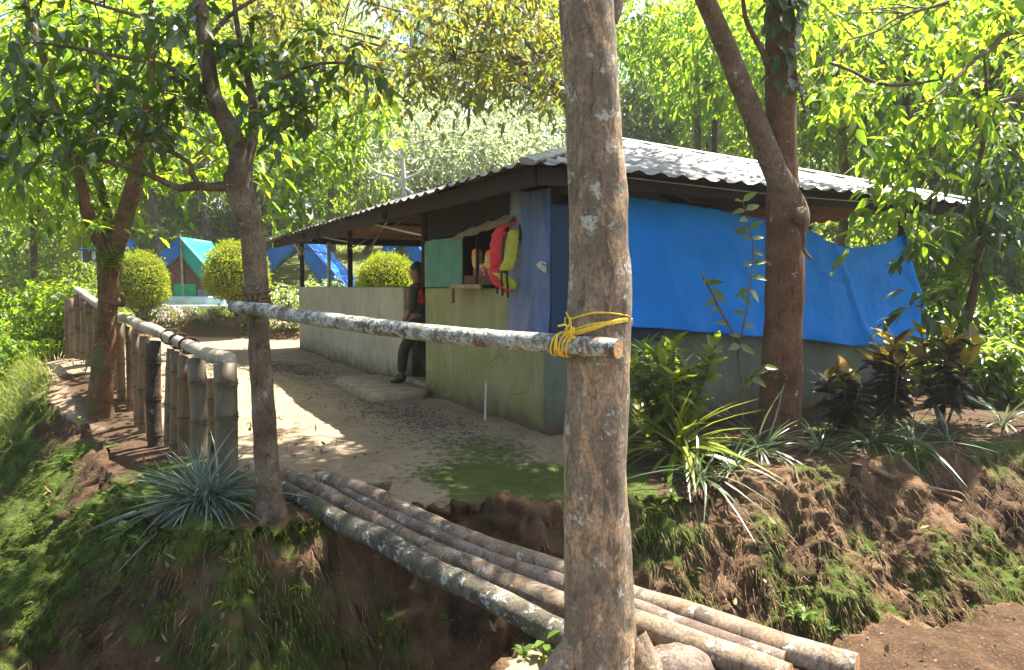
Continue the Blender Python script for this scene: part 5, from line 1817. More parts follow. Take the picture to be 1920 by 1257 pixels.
tank = thing("water_tank", "blue and white water tank standing behind the forked tree", "tank", (tk.x, 27, zk))
g = G()
zt_, zb2 = P(228, 448, 27).z - zk, P(228, 520, 27).z - zk
rt = W(48, 27) / 2
tube(g, [(0, 0, zb2), (0, 0, zb2 + .05), (0, 0, zt_ - .22)], [rt, rt * 1.02, rt], 24, 2)
g.build("body", m_plain("white_tank", (.7, .74, .78), .4, .4, .1, 3, .05), tank)
g = G()
tube(g, [(0, 0, zt_ - .30), (0, 0, zt_ - .16), (0, 0, zt_ - .04), (0, 0, zt_)], [rt * 1.04, rt * 1.04, rt * .75, rt * .35], 24, 2)
for a_ in (0, 2.1, 4.2):
    tube(g, [(rt * 1.04 * math.cos(a_), rt * 1.04 * math.sin(a_), zb2), (rt * 1.04 * math.cos(a_), rt * 1.04 * math.sin(a_), zt_ - .2)], .03, 6, 2)
g.build("lid", M_TB, tank)
g = G()
for sx_, sy_ in ((-1, -1), (1, -1), (-1, 1), (1, 1)):
    box(g, (sx_ * rt * .7 - .05, sy_ * rt * .7 - .05, -.3), (sx_ * rt * .7 + .05, sy_ * rt * .7 + .05, zb2))
box(g, (-rt, -rt, zb2 - .1), (rt, rt, zb2 - .002))
g.build("stand", M_PLAT, tank, smooth=False)
tkp = P(180, 500, 24)
zk = gz(tkp.x, 24)
cab = thing("blue_cabin", "narrow blue and white cabin half hidden behind the forked tree", "cabin", (tkp.x, 24, zk))
g = G()
ht = P(180, 470, 24).z - zk
box(g, (-.5, 0, -.3), (.35, 1.2, ht), bevel=.03)
g.build("wall", M_TRIM, cab, smooth=False)
g = G()
box(g, (.05, -.03, .0), (.4, -.004, ht * .98), bevel=.01)
g.build("door", M_TB, cab, smooth=False)
g = G()
box(g, (-.6, -.15, ht + .002), (.5, 1.3, ht + .06), bevel=.02)
g.build("roof", M_TB, cab, smooth=False)

# ------------------------------------------------------------------ people in the doorway
M_SKIN = m_plain("dark_skin", (.17, .08, .047), .5, .4, .1, 20, .1)
M_HAIR = m_plain("black_hair", (.008, .007, .007), .6, .4, .2, 60, .6)
M_SHIRT = m_plain("olive_shirt", (.045, .045, .032), .85, .2, .3, 12, .5)
M_TROU = m_plain("dark_trousers", (.028, .030, .022), .85, .2, .3, 12, .5)
M_BOOT = m_plain("black_boot", (.012, .011, .010), .5, .4, .2, 20, .2)
M_REDV = m_plain("red_life_vest", (.50, .035, .012), .6, .35, .45, 14, .8, .02)
M_BSH = m_plain("blue_shirt", (.06, .13, .32), .8, .2, .2, 10, .3)
def skin(name, verts, edges, radii, mat, parent, sub=2, root=0):
    me = bpy.data.meshes.new(name)
    me.from_pydata([tuple(v) for v in verts], edges, [])
    me.materials.append(mat)
    o = link(name, me, parent)
    s = o.modifiers.new("skin", 'SKIN')
    s.use_smooth_shade = True
    if not me.skin_vertices:
        me.skin_vertices.new() if hasattr(me.skin_vertices, "new") else None
    if me.skin_vertices:
        for i, r in enumerate(radii):
            me.skin_vertices[0].data[i].radius = (r, r) if np.isscalar(r) else r
            me.skin_vertices[0].data[i].use_root = (i == root)
    sb = o.modifiers.new("sub", 'SUBSURF')
    sb.levels = sb.render_levels = sub
    return o
def add_skin_layer(me):
    if not me.skin_vertices:
        import bmesh
        bm = bmesh.new()
        bm.from_mesh(me)
        bm.verts.layers.skin.verify()
        bm.to_mesh(me)
        bm.free()
def skin_mesh(name, chains, mat, parent, sub=2):
    """chains = list of [(x, y, z, r), ...]; shared points join"""
    vs, es, rs, key = [], [], [], {}
    for ch in chains:
        prev = None
        for x_, y_, z_, r in ch:
            kk = (round(x_, 4), round(y_, 4), round(z_, 4))
            if kk not in key:
                key[kk] = len(vs)
                vs.append((x_, y_, z_))
                rs.append(r)
            i = key[kk]
            if prev is not None and prev != i:
                es.append((prev, i))
            prev = i
    me = bpy.data.meshes.new(name)
    me.from_pydata(vs, es, [])
    add_skin_layer(me)
    me.materials.append(mat)
    for i, r in enumerate(rs):
        me.skin_vertices[0].data[i].radius = (r, r)
        me.skin_vertices[0].data[i].use_root = (i == 0)
    o = link(name, me, parent)
    s = o.modifiers.new("skin", 'SKIN')
    s.use_smooth_shade = True
    sb = o.modifiers.new("sub", 'SUBSURF')
    sb.levels = sb.render_levels = sub
    return o
def person(label, base, face, stride=1.0, shirt=M_SHIRT, vest=True):
    t = thing("person", label, "person", base, math.atan2(face[1], face[0]))
    k = stride
    pel, che, nec = (0, 0, .93, .12), (.02, 0, 1.22, .13), (.03, 0, 1.46, .052)
    hd = [(.03, 0, 1.46, .052), (.05, 0, 1.53, .075), (.065, 0, 1.60, .095), (.055, 0, 1.69, .075)]
    def arm(s, fx):
        e, w_ = (-.03 + .02 * fx, s * .25, 1.12, .042), (.10 * fx + .03, s * .26, .90, .032)
        ch = [(.02, 0, 1.34, .11), (.01, s * .17, 1.39, .062), e, w_]
        hand = (.13 * fx + .035, s * .26, .83, .036)
        ch.append(hand)
        fs = []
        for q_ in range(4):
            o_ = (q_ - 1.5) * .017
            fs.append([hand, (hand[0] + o_ + .005, s * .262, .785, .011), (hand[0] + o_ + .012, s * .255, .745 + abs(q_ - 1.5) * .008, .009)])
        fs.append([hand, (hand[0] + .04, s * .235, .80, .012), (hand[0] + .05, s * .225, .77, .010)])
        return [ch] + fs
    lk, la = (.17 * k, .10, .50, .058), (.20 * k, .10, .10, .042)
    rk, ra = (.04, -.10, .50, .058), (-.10 * k, -.10, .10, .042)
    lt, rt_ = (.34 * k, .10, .045, .035), (.04, -.10, .045, .035)
    legs = [[pel, (0, .10, .85, .088), lk, la, lt], [pel, (0, -.10, .85, .088), rk, ra, rt_]]
    body = [[pel, che, (.02, 0, 1.34, .11), nec] + hd[1:], [hd[2], (.155, 0, 1.59, .016)], [hd[2], (.05, .09, 1.60, .018)], [hd[2], (.05, -.09, 1.60, .018)]] + arm(1, 1) + arm(-1, .4) + legs
    skin_mesh("body", body, M_SKIN, t)
    g = G()
    for s in (-1, 1):
        blob(g, (.148, s * .034, 1.625), (.012, .014, .010), 8, 6)
    g.build("eyes", M_HAIR, t)
    g = G()
    blob(g, (.035, 0, 1.66), (.108, .096, .095), 16, 10, .1, 4)
    blob(g, (-.01, 0, 1.60), (.07, .082, .09), 14, 8, .1, 4)
    g.build("hair", M_HAIR, t)
    sh = [[(0, 0, .84, .15), (0, 0, .90, .148), (.02, 0, 1.10, .15), (.02, 0, 1.26, .15), (.02, 0, 1.36, .125), (.025, 0, 1.425, .07)]]
    for s, fx in ((1, 1), (-1, .4)):
        sh.append([(.02, 0, 1.36, .125), (.01, s * .165, 1.395, .078), (-.03 + .02 * fx, s * .25, 1.12, .058), (.02, s * .256, 1.04, .05)])
    skin_mesh("shirt", sh, shirt, t)
    skin_mesh("trousers", [[(0, 0, 1.04, .13), (0, 0, .90, .14)], [(0, 0, .90, .14), (0, .10, .83, .105), (lk[0], .10, .50, .082), (la[0] - .005, .10, .16, .068)],
                           [(0, 0, .90, .14), (0, -.10, .83, .105), (rk[0], -.10, .50, .082), (ra[0], -.10, .16, .068)]], M_TROU, t)
    for s, a_, t2 in ((1, la, lt), (-1, ra, rt_)):
        skin_mesh("boot", [[(a_[0] - .005, s * .10, .19, .062), (a_[0] - .01, s * .10, .09, .06), (a_[0] + .07, s * .10, .055, .052), (a_[0] + .17, s * .10, .042, .042)], [(a_[0] - .01, s * .10, .09, .06), (a_[0] - .05, s * .10, .05, .045)]], M_BOOT, t)
    if vest:
        skin_mesh("life_vest", [[(.015, 0, 1.12, .165), (.02, 0, 1.24, .17), (.02, 0, 1.34, .155), (.025, 0, 1.42, .11)], [(.02, 0, 1.34, .155), (0, .13, 1.40, .085)], [(.02, 0, 1.34, .155), (0, -.13, 1.40, .085)]], M_REDV, t)
    return t
p1 = glob((.06, DY0 + .33, .07))
person("person in dark clothes and red vest stepping out of the shelter doorway", p1, (-.93, .36), 1.3).scale = (.92, .92, .92)
p2 = glob((.62, DY0 + .45, .06))
person("second person with dark hair standing in the doorway behind the first", p2, (-.75, -.2), .3, M_BSH, False).scale = (.97, .97, .97)

# ------------------------------------------------------------------ life jacket, snacks, pipe
M_LRED = m_plain("red_nylon", (.60, .025, .03), .55, .4, .2, 14, .5, .01)
M_LYEL = m_plain("yellow_nylon", (.42, .42, .035), .55, .4, .2, 14, .5, .01)
M_BLK = m_plain("black_webbing", (.012, .012, .012), .6, .3, .2, 30, .3)
jx = -.13
jt, jb = hitX(972, 424, jx), hitX(945, 545, jx)
jacket = thing("life_jacket", "red and yellow life jacket hung beside the faded tarpaulin", "life jacket", glob((jx, hitX(952, 483, jx).y, hitX(952, 483, jx).z)), math.pi / 2)
hj = jt.z - jb.z
def pad(g, pts, wx, wy, mat=0, seed=0):
    """padded strip along pts (local x, y, z), half widths wx (across) and wy (thickness)"""
    q_ = smooth_path([np.array(p, float) for p in pts], 5)
    V, n, s = [], len(q_), 10
    for i, p in enumerate(q_):
        k_ = .75 + .25 * math.sin(min(1, i / (n - 1) * 1.0) * math.pi) ** .4
        k_ = 1 if 0 < i < n - 1 else .8
        for j in range(s):
            a_ = j / s * 2 * math.pi
            ca, sa_ = math.cos(a_), math.sin(a_)
            V.append(p + np.array([wy * math.copysign(abs(sa_) ** .45, sa_) * k_, wx * math.copysign(abs(ca) ** .45, ca) * k_, 0]) * (1 + .08 * math.sin(i * 2.1 + j + seed)))
    f = [[i * s + j, i * s + (j + 1) % s, (i + 1) * s + (j + 1) % s, (i + 1) * s + j] for i in range(n - 1) for j in range(s)]
    f.append(list(range(s))[::-1])
    f.append([(n - 1) * s + j for j in range(s)])
    g.add(np.array(V), f, mat)
g = G()
pad(g, [(.0, .070, .25), (-.02, .10, .08), (.0, .094, -.09)], .072, .020)
pad(g, [(.0, .14, -.09), (-.02, .112, -.22), (-.01, .05, -.29), (.0, -.02, -.335)], .05, .018)
pad(g, [(.0, .085, .20), (-.01, .07, .27), (.0, .0, .305), (.0, -.10, .335), (.0, -.15, .31), (.0, -.15, .20)], .045, .018)
g.build("back_panel", M_LRED, jacket)
g = G()
pad(g, [(-.04, -.075, .26), (-.065, -.04, .12), (-.07, -.02, -.02), (-.05, .02, -.13)], .066, .020)
pad(g, [(-.05, .085, -.15), (-.06, .03, -.19), (-.05, -.02, -.25), (-.03, -.03, -.30)], .066, .018)
pad(g, [(-.03, -.14, .28), (-.035, -.15, .23), (-.03, -.14, .185)], .035, .018)
g.build("front_panel", M_LYEL, jacket)
for pts in (((-.075, .035, .20), (-.09, .045, .06), (-.07, .05, -.06)), ((-.09, .055, -.13), (-.10, .06, -.20), (-.06, .05, -.27)), ((-.09, .01, -.14), (-.105, .005, -.22), (-.06, .0, -.30)), ((-.06, -.11, .30), (-.08, -.115, .2), (-.06, -.10, .13))):
    g = G()
    tube(g, pts, .011, 6, 4)
    g.build("strap", M_BLK, jacket)
for k_ in range(3):
    g = G()
    tube(g, [(-.02, .10 - .05 * k_, -.27 - .03 * k_), (-.02, .10 - .05 * k_, -.345 - .02 * k_)], .013, 6, 3)
    g.build("buckle", M_BLK, jacket)
g = G()
tube(g, [(.0, -.10, .34), (.03, -.10, .38), (.14, -.10, .37)], .006, 5, 4)
g.build("hanging_loop", M_BLK, jacket)
def m_packet(name, a, b, c):
    k = N(name)
    v = k.pos()
    col = k.mix(k.ramp(k.noise(v, 9, 2, .5, .6), [(.46, 0.0), (.5, 1.0)], 'LINEAR'), a, b)
    col = k.mix(k.ramp(k.noise(k.pos(False, (1, 1, 2.2), (5, 2, 1)), 17, 2, .5), [(.6, 0.0), (.63, 1.0)]), col, c)
    return k.done(k.bsdf(col, .25, k.bump(k.noise(v, 26, 3), .8, .012), spec=.6))
pk = [(m_packet("orange_packet", (.62, .25, .03), (.55, .33, .10), (.6, .06, .04)), 0), (m_packet("red_packet", (.45, .03, .03), (.5, .08, .05), (.62, .55, .45)), 1), (m_packet("yellow_packet", (.60, .42, .10), (.5, .06, .05), (.65, .6, .5)), 2)]
labs = ["orange snack packet standing left in the window", "red snack packet lying low at the left of the window", "yellow snack packet leaning in the middle of the window", "red snack packet at the right of the window ledge", "orange snack packet behind the red ones at the right",
        "yellow snack packet lying on the window ledge"]
for i, ((px, py), (w_, h_), m_) in enumerate(zip(((892, 486), (888, 512), (905, 508), (924, 508), (917, 487), (912, 516)), ((.13, .24), (.15, .15), (.13, .17), (.16, .17), (.14, .22), (.15, .13)), (0, 1, 2, 1, 0, 2))):
    q_ = hitX(px, py, .06)
    g = G()
    n_ = 12
    V = []
    for a in range(n_ + 1):
        for b in range(n_ + 1):
            u, v_ = a / n_ * 2 - 1, b / n_ * 2 - 1
            th_ = .055 * (max(0, (1 - u ** 4) * (1 - v_ ** 4))) ** .5
            wr = .007 * math.sin(a * 2.3 + b * 1.1 + i) + .005 * math.sin(b * 3.1 + i)
            V.append([-th_ - wr, u * w_ / 2 * (1 - .08 * (1 - v_ * v_)), v_ * h_ / 2])
    V = np.array(V)
    f = np.array([[a * (n_ + 1) + b, a * (n_ + 1) + b + 1, (a + 1) * (n_ + 1) + b + 1, (a + 1) * (n_ + 1) + b] for a in range(n_) for b in range(n_)])
    g.add(V, f)
    g.add(V * np.array([-1, 1, 1]), f[:, ::-1])
    o = g.build("snack_packet", pk[m_][0])
    zlo = WALL + .03 + h_ / 2
    o.location = glob((.08 + .05 * (i % 2), q_.y, max(q_.z, zlo) if i not in (0, 4) else q_.z))
    o.rotation_euler = (RNG.normal(0, .1), RNG.normal(0, .12), TH + RNG.normal(0, .2))
    tag(o, labs[i], "snack packet")
g = G()
pb, ptp = PZ(909, 788, .0), None
pq = loc(pb)
zz = hitX(912, 714, pq.x)
tube(g, [(pq.x, pq.y, -.15), (pq.x + .01, pq.y, .2), (pq.x + .0, zz.y, zz.z)], .012, 10, 4)
o = g.build("pipe", m_plain("dirty_white_plastic", (.50, .48, .43), .6, .3, .3, 20, .1))
o.location = CRN
o.rotation_euler = (0, 0, TH)
tag(o, "thin white pipe standing in the ground against the mossy wall", "pipe")
g = G()
s0 = hitX(935, 655, -.04)
tube(g, [(pq.x, zz.y, zz.z), ((pq.x - .05) / 2 - .02, (zz.y + s0.y) / 2, (zz.z + s0.z) / 2), (-.05, s0.y, s0.z + .2)], .006, 5, 5)
tube(g, [(pq.x, zz.y, zz.z), (pq.x - .05, zz.y - .06, zz.z - .01), (pq.x - .02, zz.y - .1, zz.z + .02)], .005, 5, 4)
o = g.build("string", m_plain("straw_string", (.35, .27, .12), .8))
o.location = CRN
o.rotation_euler = (0, 0, TH)
tag(o, "straw coloured string tied from the white pipe up to the tarpaulin", "string")

# ------------------------------------------------------------------ plants
L_GLAUC = m_leaf("blue_grey_blade", [(0, (.055, .085, .065)), (.5, (.10, .14, .11)), (1, (.19, .24, .19))], (.16, .22, .12), .15, .4, .45)
L_STRIPE = m_leaf("striped_blade", [(0, (.07, .12, .015)), (.5, (.17, .22, .02)), (1, (.34, .34, .05))], (.4, .42, .04), .3, .32, .5)
L_SPIDER = m_leaf("spider_blade", [(0, (.025, .055, .022)), (.5, (.055, .09, .04)), (1, (.17, .20, .12))], (.22, .3, .12), .2, .35, .5)
L_YOUNG = m_leaf("glossy_young_leaf", [(0, (.035, .075, .012)), (.5, (.07, .12, .016)), (1, (.15, .19, .03))], (.36, .46, .03), .42, .3, .5)
L_CROT = m_leaf("purple_croton_leaf", [(0, (.012, .010, .009)), (.55, (.020, .014, .011)), (1, (.035, .028, .012))], (.10, .04, .02), .12, .28, .6, .0)
L_CROTY = m_leaf("yellow_croton_leaf", [(0, (.16, .16, .02)), (.5, (.30, .20, .03)), (1, (.42, .22, .05))], (.6, .40, .03), .5, .32, .5)
L_WEED = m_leaf("weed_leaf", [(0, (.04, .09, .012)), (.5, (.07, .13, .016)), (1, (.11, .17, .02))], (.28, .42, .03), .42, .4, .4)
L_GRASS = m_leaf("grass_blade", [(0, (.07, .11, .015)), (.5, (.14, .18, .03)), (1, (.26, .27, .07))], (.34, .42, .05), .4, .5, .3)
L_MOSS = m_leaf("moss_strand", [(0, (.04, .06, .008)), (.5, (.075, .11, .012)), (1, (.13, .16, .02))], (.22, .30, .02), .3, .7, .1)
L_DRY = m_leaf("dead_leaf", [(0, (.10, .05, .025)), (.5, (.19, .11, .055)), (1, (.32, .22, .12))], (.3, .18, .08), .12, .7, .2)

def fountain(n, spread, up0=1.2):
    th = RNG.uniform(0, 2 * math.pi, n)
    el = RNG.uniform(.15, 1.45, n) ** 1.0
    return np.stack([np.cos(th) * np.cos(el), np.sin(th) * np.cos(el), np.sin(el)], -1)

def tuft(name, label, cat, base, n, L0, L1, w, mat, droop, individual=0, group=None, tpl=T_STRAP, r0=.05):
    t = thing(name, label, cat, base, 0, group)
    d_ = fountain(n, 1)
    pos = np.stack([d_[:, 0] * r0, d_[:, 1] * r0, RNG.uniform(-.02, .04, n)], -1) + RNG.normal(0, r0 * .3, (n, 3)) * np.array([1, 1, 0])
    ln_ = RNG.uniform(L0, L1, n)
    up = np.tile([0, 0, 1.0], (n, 1)) + RNG.normal(0, .25, (n, 3))
    k_ = min(individual, n)
    if k_:
        ms = [leaf_mesh("leaf", tpl, 1.0, w / ((L0 + L1) / 2), dr, mat, rr) for dr in (droop * .7, droop * 1.1, droop * 1.5) for rr in (.1, .5, .9)]
        for i in range(k_):
            leaf_object(ms[i % len(ms)], t, pos[i], d_[i], up[i], ln_[i])
    if n > k_:
        g = G()
        leaves(g, tpl, pos[k_:], d_[k_:], up[k_:], ln_[k_:], w * RNG.uniform(.7, 1.2, n - k_), droop * RNG.uniform(.6, 1.5, n - k_))
        o = g.build("blades", mat, t)
        if k_:
            kind(o, "stuff")
    return t

gp = lambda px, py, dz=0: on_ground(px, py) + Vector((0, 0, dz))
b = Vector((-1.93, 4.56, gz(-1.93, 4.56)))
tuft("grass_clump", "big blue-grey grass clump spilling over the bank below the end post", "grass clump", b, 560, .24, .44, .013, L_GLAUC, .95, 240, r0=.07)
b = on_ground(1272, 872)
tuft("striped_dracaena", "yellow-green striped strap-leaf plant beside the thick foreground trunk", "plant", b + Vector((0, 0, .10)), 110, .28, .56, .036, L_STRIPE, .8, 110, r0=.05)
tuft("striped_dracaena", "smaller yellow strap-leaf plant close against the thick trunk", "plant", on_ground(1212, 842) + Vector((0, 0, .12)), 34, .25, .5, .036, L_STRIPE, .6, 34, r0=.04)
SPG = "white-striped spider plants along the bank"
for lab, px, py, n, L0, L1, dr in (("blue-grey strap-leaf tuft left of the rufous trunk's foot", 1425, 855, 60, .25, .45, .8), ("dark strap-leaf tuft hanging below the striped plant", 1310, 905, 46, .25, .45, 1.0), ("small green strap-leaf tuft right of the rufous trunk", 1535, 845, 26, .2, .36, .8),
                                   ("white-striped spider plant below the middle purple bush", 1635, 838, 48, .24, .42, .9), ("sunlit spider plant with long pale blades, second from the right", 1712, 842, 44, .26, .46, .95), ("rightmost pale spider plant under the sunlit purple bush", 1775, 832, 30, .2, .38, .9),
                                   ("thin grassy tuft at the right edge behind the bank", 1880, 800, 40, .25, .45, .8), ("grey strap-leaf tuft lowest on the dark bank", 1370, 885, 40, .25, .42, 1.0)):
    tuft("spider_plant", lab, "plant", on_ground(px, py) + Vector((0, 0, .02)), n, L0, L1, .015, L_SPIDER, dr, n, SPG, r0=.03)

def leafy_shrub(name, label, base, stems, hgt, spread, n_leaf, L0, L1, wr, mat, mat2=None, top_frac=.25, tpl=T_OVAL, droop=.2, face=None):
    t = thing(name, label, "shrub", base)
    g = G()
    ms = [leaf_mesh("leaf", tpl, 1.0, wr, dr, mat, rr) for dr, rr in ((.15, .15), (.3, .4), (.2, .65), (.35, .9))]
    m2 = [leaf_mesh("leaf", tpl, 1.0, wr, dr, mat2, rr) for dr, rr in ((.15, .15), (.3, .5), (.25, .9))] if mat2 else ms
    per = n_leaf // stems
    for s in range(stems):
        a_ = s / stems * 6.283 + RNG.uniform(-.4, .4)
        rad = spread * RNG.uniform(.3, 1.0) if s else 0
        hh = hgt * (RNG.uniform(.7, 1.0) if s else 1.0)
        tip = np.array([math.cos(a_) * rad, math.sin(a_) * rad, hh])
        tube(g, [(0, 0, -.05), tip * np.array([.5, .5, .45]), tip], [.014, .011, .007], 6, 5)
        for i in range(per):
            u = (i + RNG.random()) / per
            u = .3 + .7 * u ** .8
            p = tip * np.array([u ** 1.3, u ** 1.3, u])
            th = i * 2.4 + s + RNG.normal(0, .3)
            el = -.2 + 1.2 * ((u - .3) / .7) ** 3 + RNG.normal(0, .15)
            d_ = [math.cos(th) * math.cos(el), math.sin(th) * math.cos(el), math.sin(el)]
            use2 = mat2 and u > 1 - top_frac * RNG.uniform(.3, 1.2)
            leaf_object((m2 if use2 else ms)[i % len(m2 if use2 else ms)], t, p, d_, [RNG.normal(0, .3), RNG.normal(0, .3), 1], RNG.uniform(L0, L1))
    g.build("stems", M_BARK_B, t)
    return t
leafy_shrub("glossy_shrub", "upright shrub of glossy light green leaves before the blue tarpaulin", Vector((P(1262, 800, 5.75).x, 5.75, .0)), 20, .92, .38, 640, .11, .19, .36, L_YOUNG, droop=.2)
for lab, px, py, h_, sp_, n_, tf, yd in (("low dark purple-leaved bush nearest the rufous trunk", 1588, 812, .55, .22, 80, .05, 6.55), ("middle purple bush with pale sunlit top leaves", 1672, 800, .86, .24, 110, .10, 6.6), ("purple bush with orange and yellow sunlit leaves, at the right of its row", 1770, 795, .92, .28, 120, .13, 6.9)):
    x = P(px, py, yd).x
    leafy_shrub("croton_bush", lab, Vector((x, yd, gz(x, yd))), 8, h_, sp_, int(n_ * 1.5), .15, .26, .42, L_CROT, L_CROTY, tf)["group"] = "purple-leaved bushes by the wall"

# spindly sapling before the tarpaulin
t = thing("spindly_sapling", "spindly sapling with a few light leaves in front of the blue tarpaulin", "sapling", (0, 0, 0))
g = G()
ms = [leaf_mesh("leaf", T_OVAL, 1.0, .46, dr, L_YOUNG, rr) for dr, rr in ((.15, .3), (.3, .6), (.2, .95))]
YS_ = 5.9
for pts in (((1392, 790), (1394, 730), (1384, 670), (1388, 640), (1398, 590), (1406, 530), (1412, 470), (1405, 420), (1392, 378)), ((1386, 655), (1372, 620), (1352, 585), (1332, 545), (1316, 515)), ((1396, 720), (1418, 700), (1434, 684))):
    c_ = tube(g, [P(px, py, YS_ - .01 * i) for i, (px, py) in enumerate(pts)], [.011 - .0009 * i for i in range(len(pts))], 6, 5)
    n_ = len(c_)
    for i in range(int(n_ * .35), n_, 2):
        for s in (-1, 1):
            if RNG.random() < .75:
                leaf_object(ms[int(RNG.integers(3))], t, c_[i], [s * .8 + RNG.normal(0, .3), RNG.normal(-.2, .4), RNG.normal(-.05, .4)], [RNG.normal(0, .4), -1.0, .7], RNG.uniform(.09, .15))
g.build("stem", M_BARK_G, t)

# weeds on the banks: each a small plant
def weed(label, p, s, n=9, grp="small green weeds on the banks"):
    t = thing("weed", label, "weed", p, RNG.uniform(0, 6.28), grp)
    g = G()
    a_ = RNG.uniform(0, 6.28, n)
    d_ = np.stack([np.cos(a_), np.sin(a_), RNG.uniform(.1, .9, n)], -1)
    pos = np.stack([np.cos(a_) * .01, np.sin(a_) * .01, RNG.uniform(.0, .8, n) * s], -1)
    leaves(g, T_OVAL, pos, d_, np.tile([0, 0, 1.0], (n, 1)), s * RNG.uniform(.5, 1.0, n), s * .34, .3)
    tube(g, [(0, 0, -.03), (.004, 0, s * .5), (0, .004, s * .9)], .0025, 4, 3, mat=0)
    g.build("leaves", L_WEED, t)
WG = "little broad-leaved weed growing on the mossy earth bank"
for px, py, s in ((435, 1075, .05), (425, 1150, .06), (745, 1180, .05), (790, 1180, .05), (840, 1180, .06), (1020, 1235, .09), (1035, 1215, .07), (1260, 945, .09), (1232, 975, .07), (1300, 1085, .06), (1490, 1165, .08), (1510, 1180, .09), (1560, 1190, .07), (1475, 1150, .05),
                  (1700, 1050, .05), (1910, 1090, .08), (205, 940, .08), (230, 1010, .10), (265, 1040, .09), (120, 870, .09), (60, 1010, .07), (180, 985, .07), (150, 800, .07), (700, 1215, .06), (980, 1240, .06), (1440, 1120, .05), (560, 1130, .05), (1330, 1140, .06), (90, 950, .07), (300, 900, .05)):
    weed(WG, on_ground(px, py) + Vector((0, 0, .01)), s * 1.25)

# shrubs and flowers by the terrace and the left edge
L_PINK = m_leaf("pale_pink_petal", [(0, (.35, .22, .26)), (.5, (.5, .36, .40)), (1, (.62, .55, .55))], (.4, .3, .3), .25, .6, .2)
L_WHITE = m_leaf("white_petal", [(0, (.6, .55, .45)), (1, (.75, .72, .66))], (.5, .5, .4), .3, .6, .2)
def bush(name, label, px, py, yd, w_, h_, n, mat, mat2=None, f2=.3, L0=.06, L1=.1, group=None):
    x = (px - 960) / F * yd
    t = thing(name, label, "bush", (x, yd, gz(x, yd)), 0, group)
    cs = ell(max(6, n // 30), (0, 0, h_ * .5), (w_, w_ * .7, h_ * .5), lambda p: p[2] > 0)
    pos, d_, up = sprays(cs, .1, 5, 6, .2, .3)
    g = G()
    n2 = int(len(pos) * f2) if mat2 else 0
    ln_ = RNG.uniform(L0, L1, len(pos))
    leaves(g, T_RHOMB, pos[n2:], d_[n2:], up[n2:], ln_[n2:], ln_[n2:] * .5)
    g.build("foliage", mat, t)
    if n2:
        g = G()
        leaves(g, T_RHOMB, pos[:n2] + np.array([0, 0, .03]), d_[:n2], up[:n2], ln_[:n2] * .8, ln_[:n2] * .7)
        g.build("blossom", mat2, t)
    g = G()
    for c_ in cs[::2]:
        tube(g, [(c_[0] * .2, c_[1] * .2, -.05), c_ * np.array([.6, .6, .6]), c_], [.012, .01, .005], 4, 3)
    g.build("stems", M_BARK_B, t)
    return t
for lab, px, yd, w_, h_, m2, f2 in (("low pink-flowered bush below the tent platform", 330, 18.6, .55, .42, L_PINK, .55), ("pinkish ground bush left of the gnarled trunk on the terrace", 400, 18.7, .45, .32, L_PINK, .4), ("white-flowered bush between the gnarled tree and the veranda", 535, 19.2, .5, 1.05, L_WHITE, .25),
                                    ("dark pink low bush at the foot of the veranda corner", 545, 18.5, .35, .35, L_PINK, .45), ("leafy bush with pale tops right of the rounded bush", 500, 20.3, .55, .95, L_WHITE, .2), ("green bush seen under the eave between two veranda posts", 600, 21.0, .8, 1.25, L_WHITE, .12),
                                    ("pale feathery bush before the rounded one beyond the veranda", 720, 18.8, .7, .85, L_WHITE, .3), ("low pink flowering bush behind the nearer fence rail", 285, 18.9, .35, .35, L_PINK, .5), ("small pink bush at the edge of the sunlit terrace", 470, 18.55, .4, .26, L_PINK, .35)):
    bush("flowering_bush", lab, px, 600, yd, w_, h_, 700, L_LIME if m2 is L_WHITE else L_GREEN, m2, f2)
LB = ['green bush beyond the farther fence run', 'yellow-green bush at the left edge below the forest', 'green bush close behind the farther fence posts', 'bush half outside the left edge of the view', 'tall bush at the left edge behind the other bushes', 'bush left of the blue cabin', 'farthest tall bush on the left slope', 'low bush between the blue cabin and the forked tree']
for q_, (px, yd, w_, h_) in enumerate(((95, 12.2, .7, 1.5), (40, 14, .9, 1.7), (160, 15.5, .8, 1.4), (-30, 11, .8, 1.3), (10, 17, 1.1, 2.2), (120, 18, 1.0, 2.2), (70, 21, 1.3, 2.6), (200, 22, .9, 1.6))):
    bush("green_bush", LB[q_], px, 500, yd, w_, h_, 1700, L_LIME if px % 20 else L_GREEN, None, 0, .08, .14, "bushes left of the fence")
RB = ['undergrowth bush just right of the croton with orange leaves', "green bush behind the slender tree's foot", 'bush at the right edge in front of the ivy-covered trunk', "bush right behind the tarpaulin's end", 'bush at the right edge behind the nearer one', 'tall bush between the slender tree and the ivy-covered trunk', "farthest bush beyond the tarpaulin's end", 'tallest bush at the right edge', "small bush at the foot of the shelter's right corner", "low bush near the bank's right end"]
for q_, (px, yd, w_, h_) in enumerate(((1790, 9.5, .7, 1.1), (1840, 11, .9, 1.6), (1900, 9.8, .8, 1.3), (1760, 13, 1.0, 2.0), (1950, 12, 1.0, 2.0), (1850, 15, 1.3, 2.6), (1740, 17, 1.2, 2.6), (1930, 17, 1.4, 3.0), (1730, 10.5, .5, 1.0), (1870, 8.6, .5, .8))):
    bush("undergrowth_bush", RB[q_], px, 600, yd, w_, h_, 1700, L_FOREST if px % 20 else L_LIME, None, 0, .09, .16, "undergrowth right of the shelter")

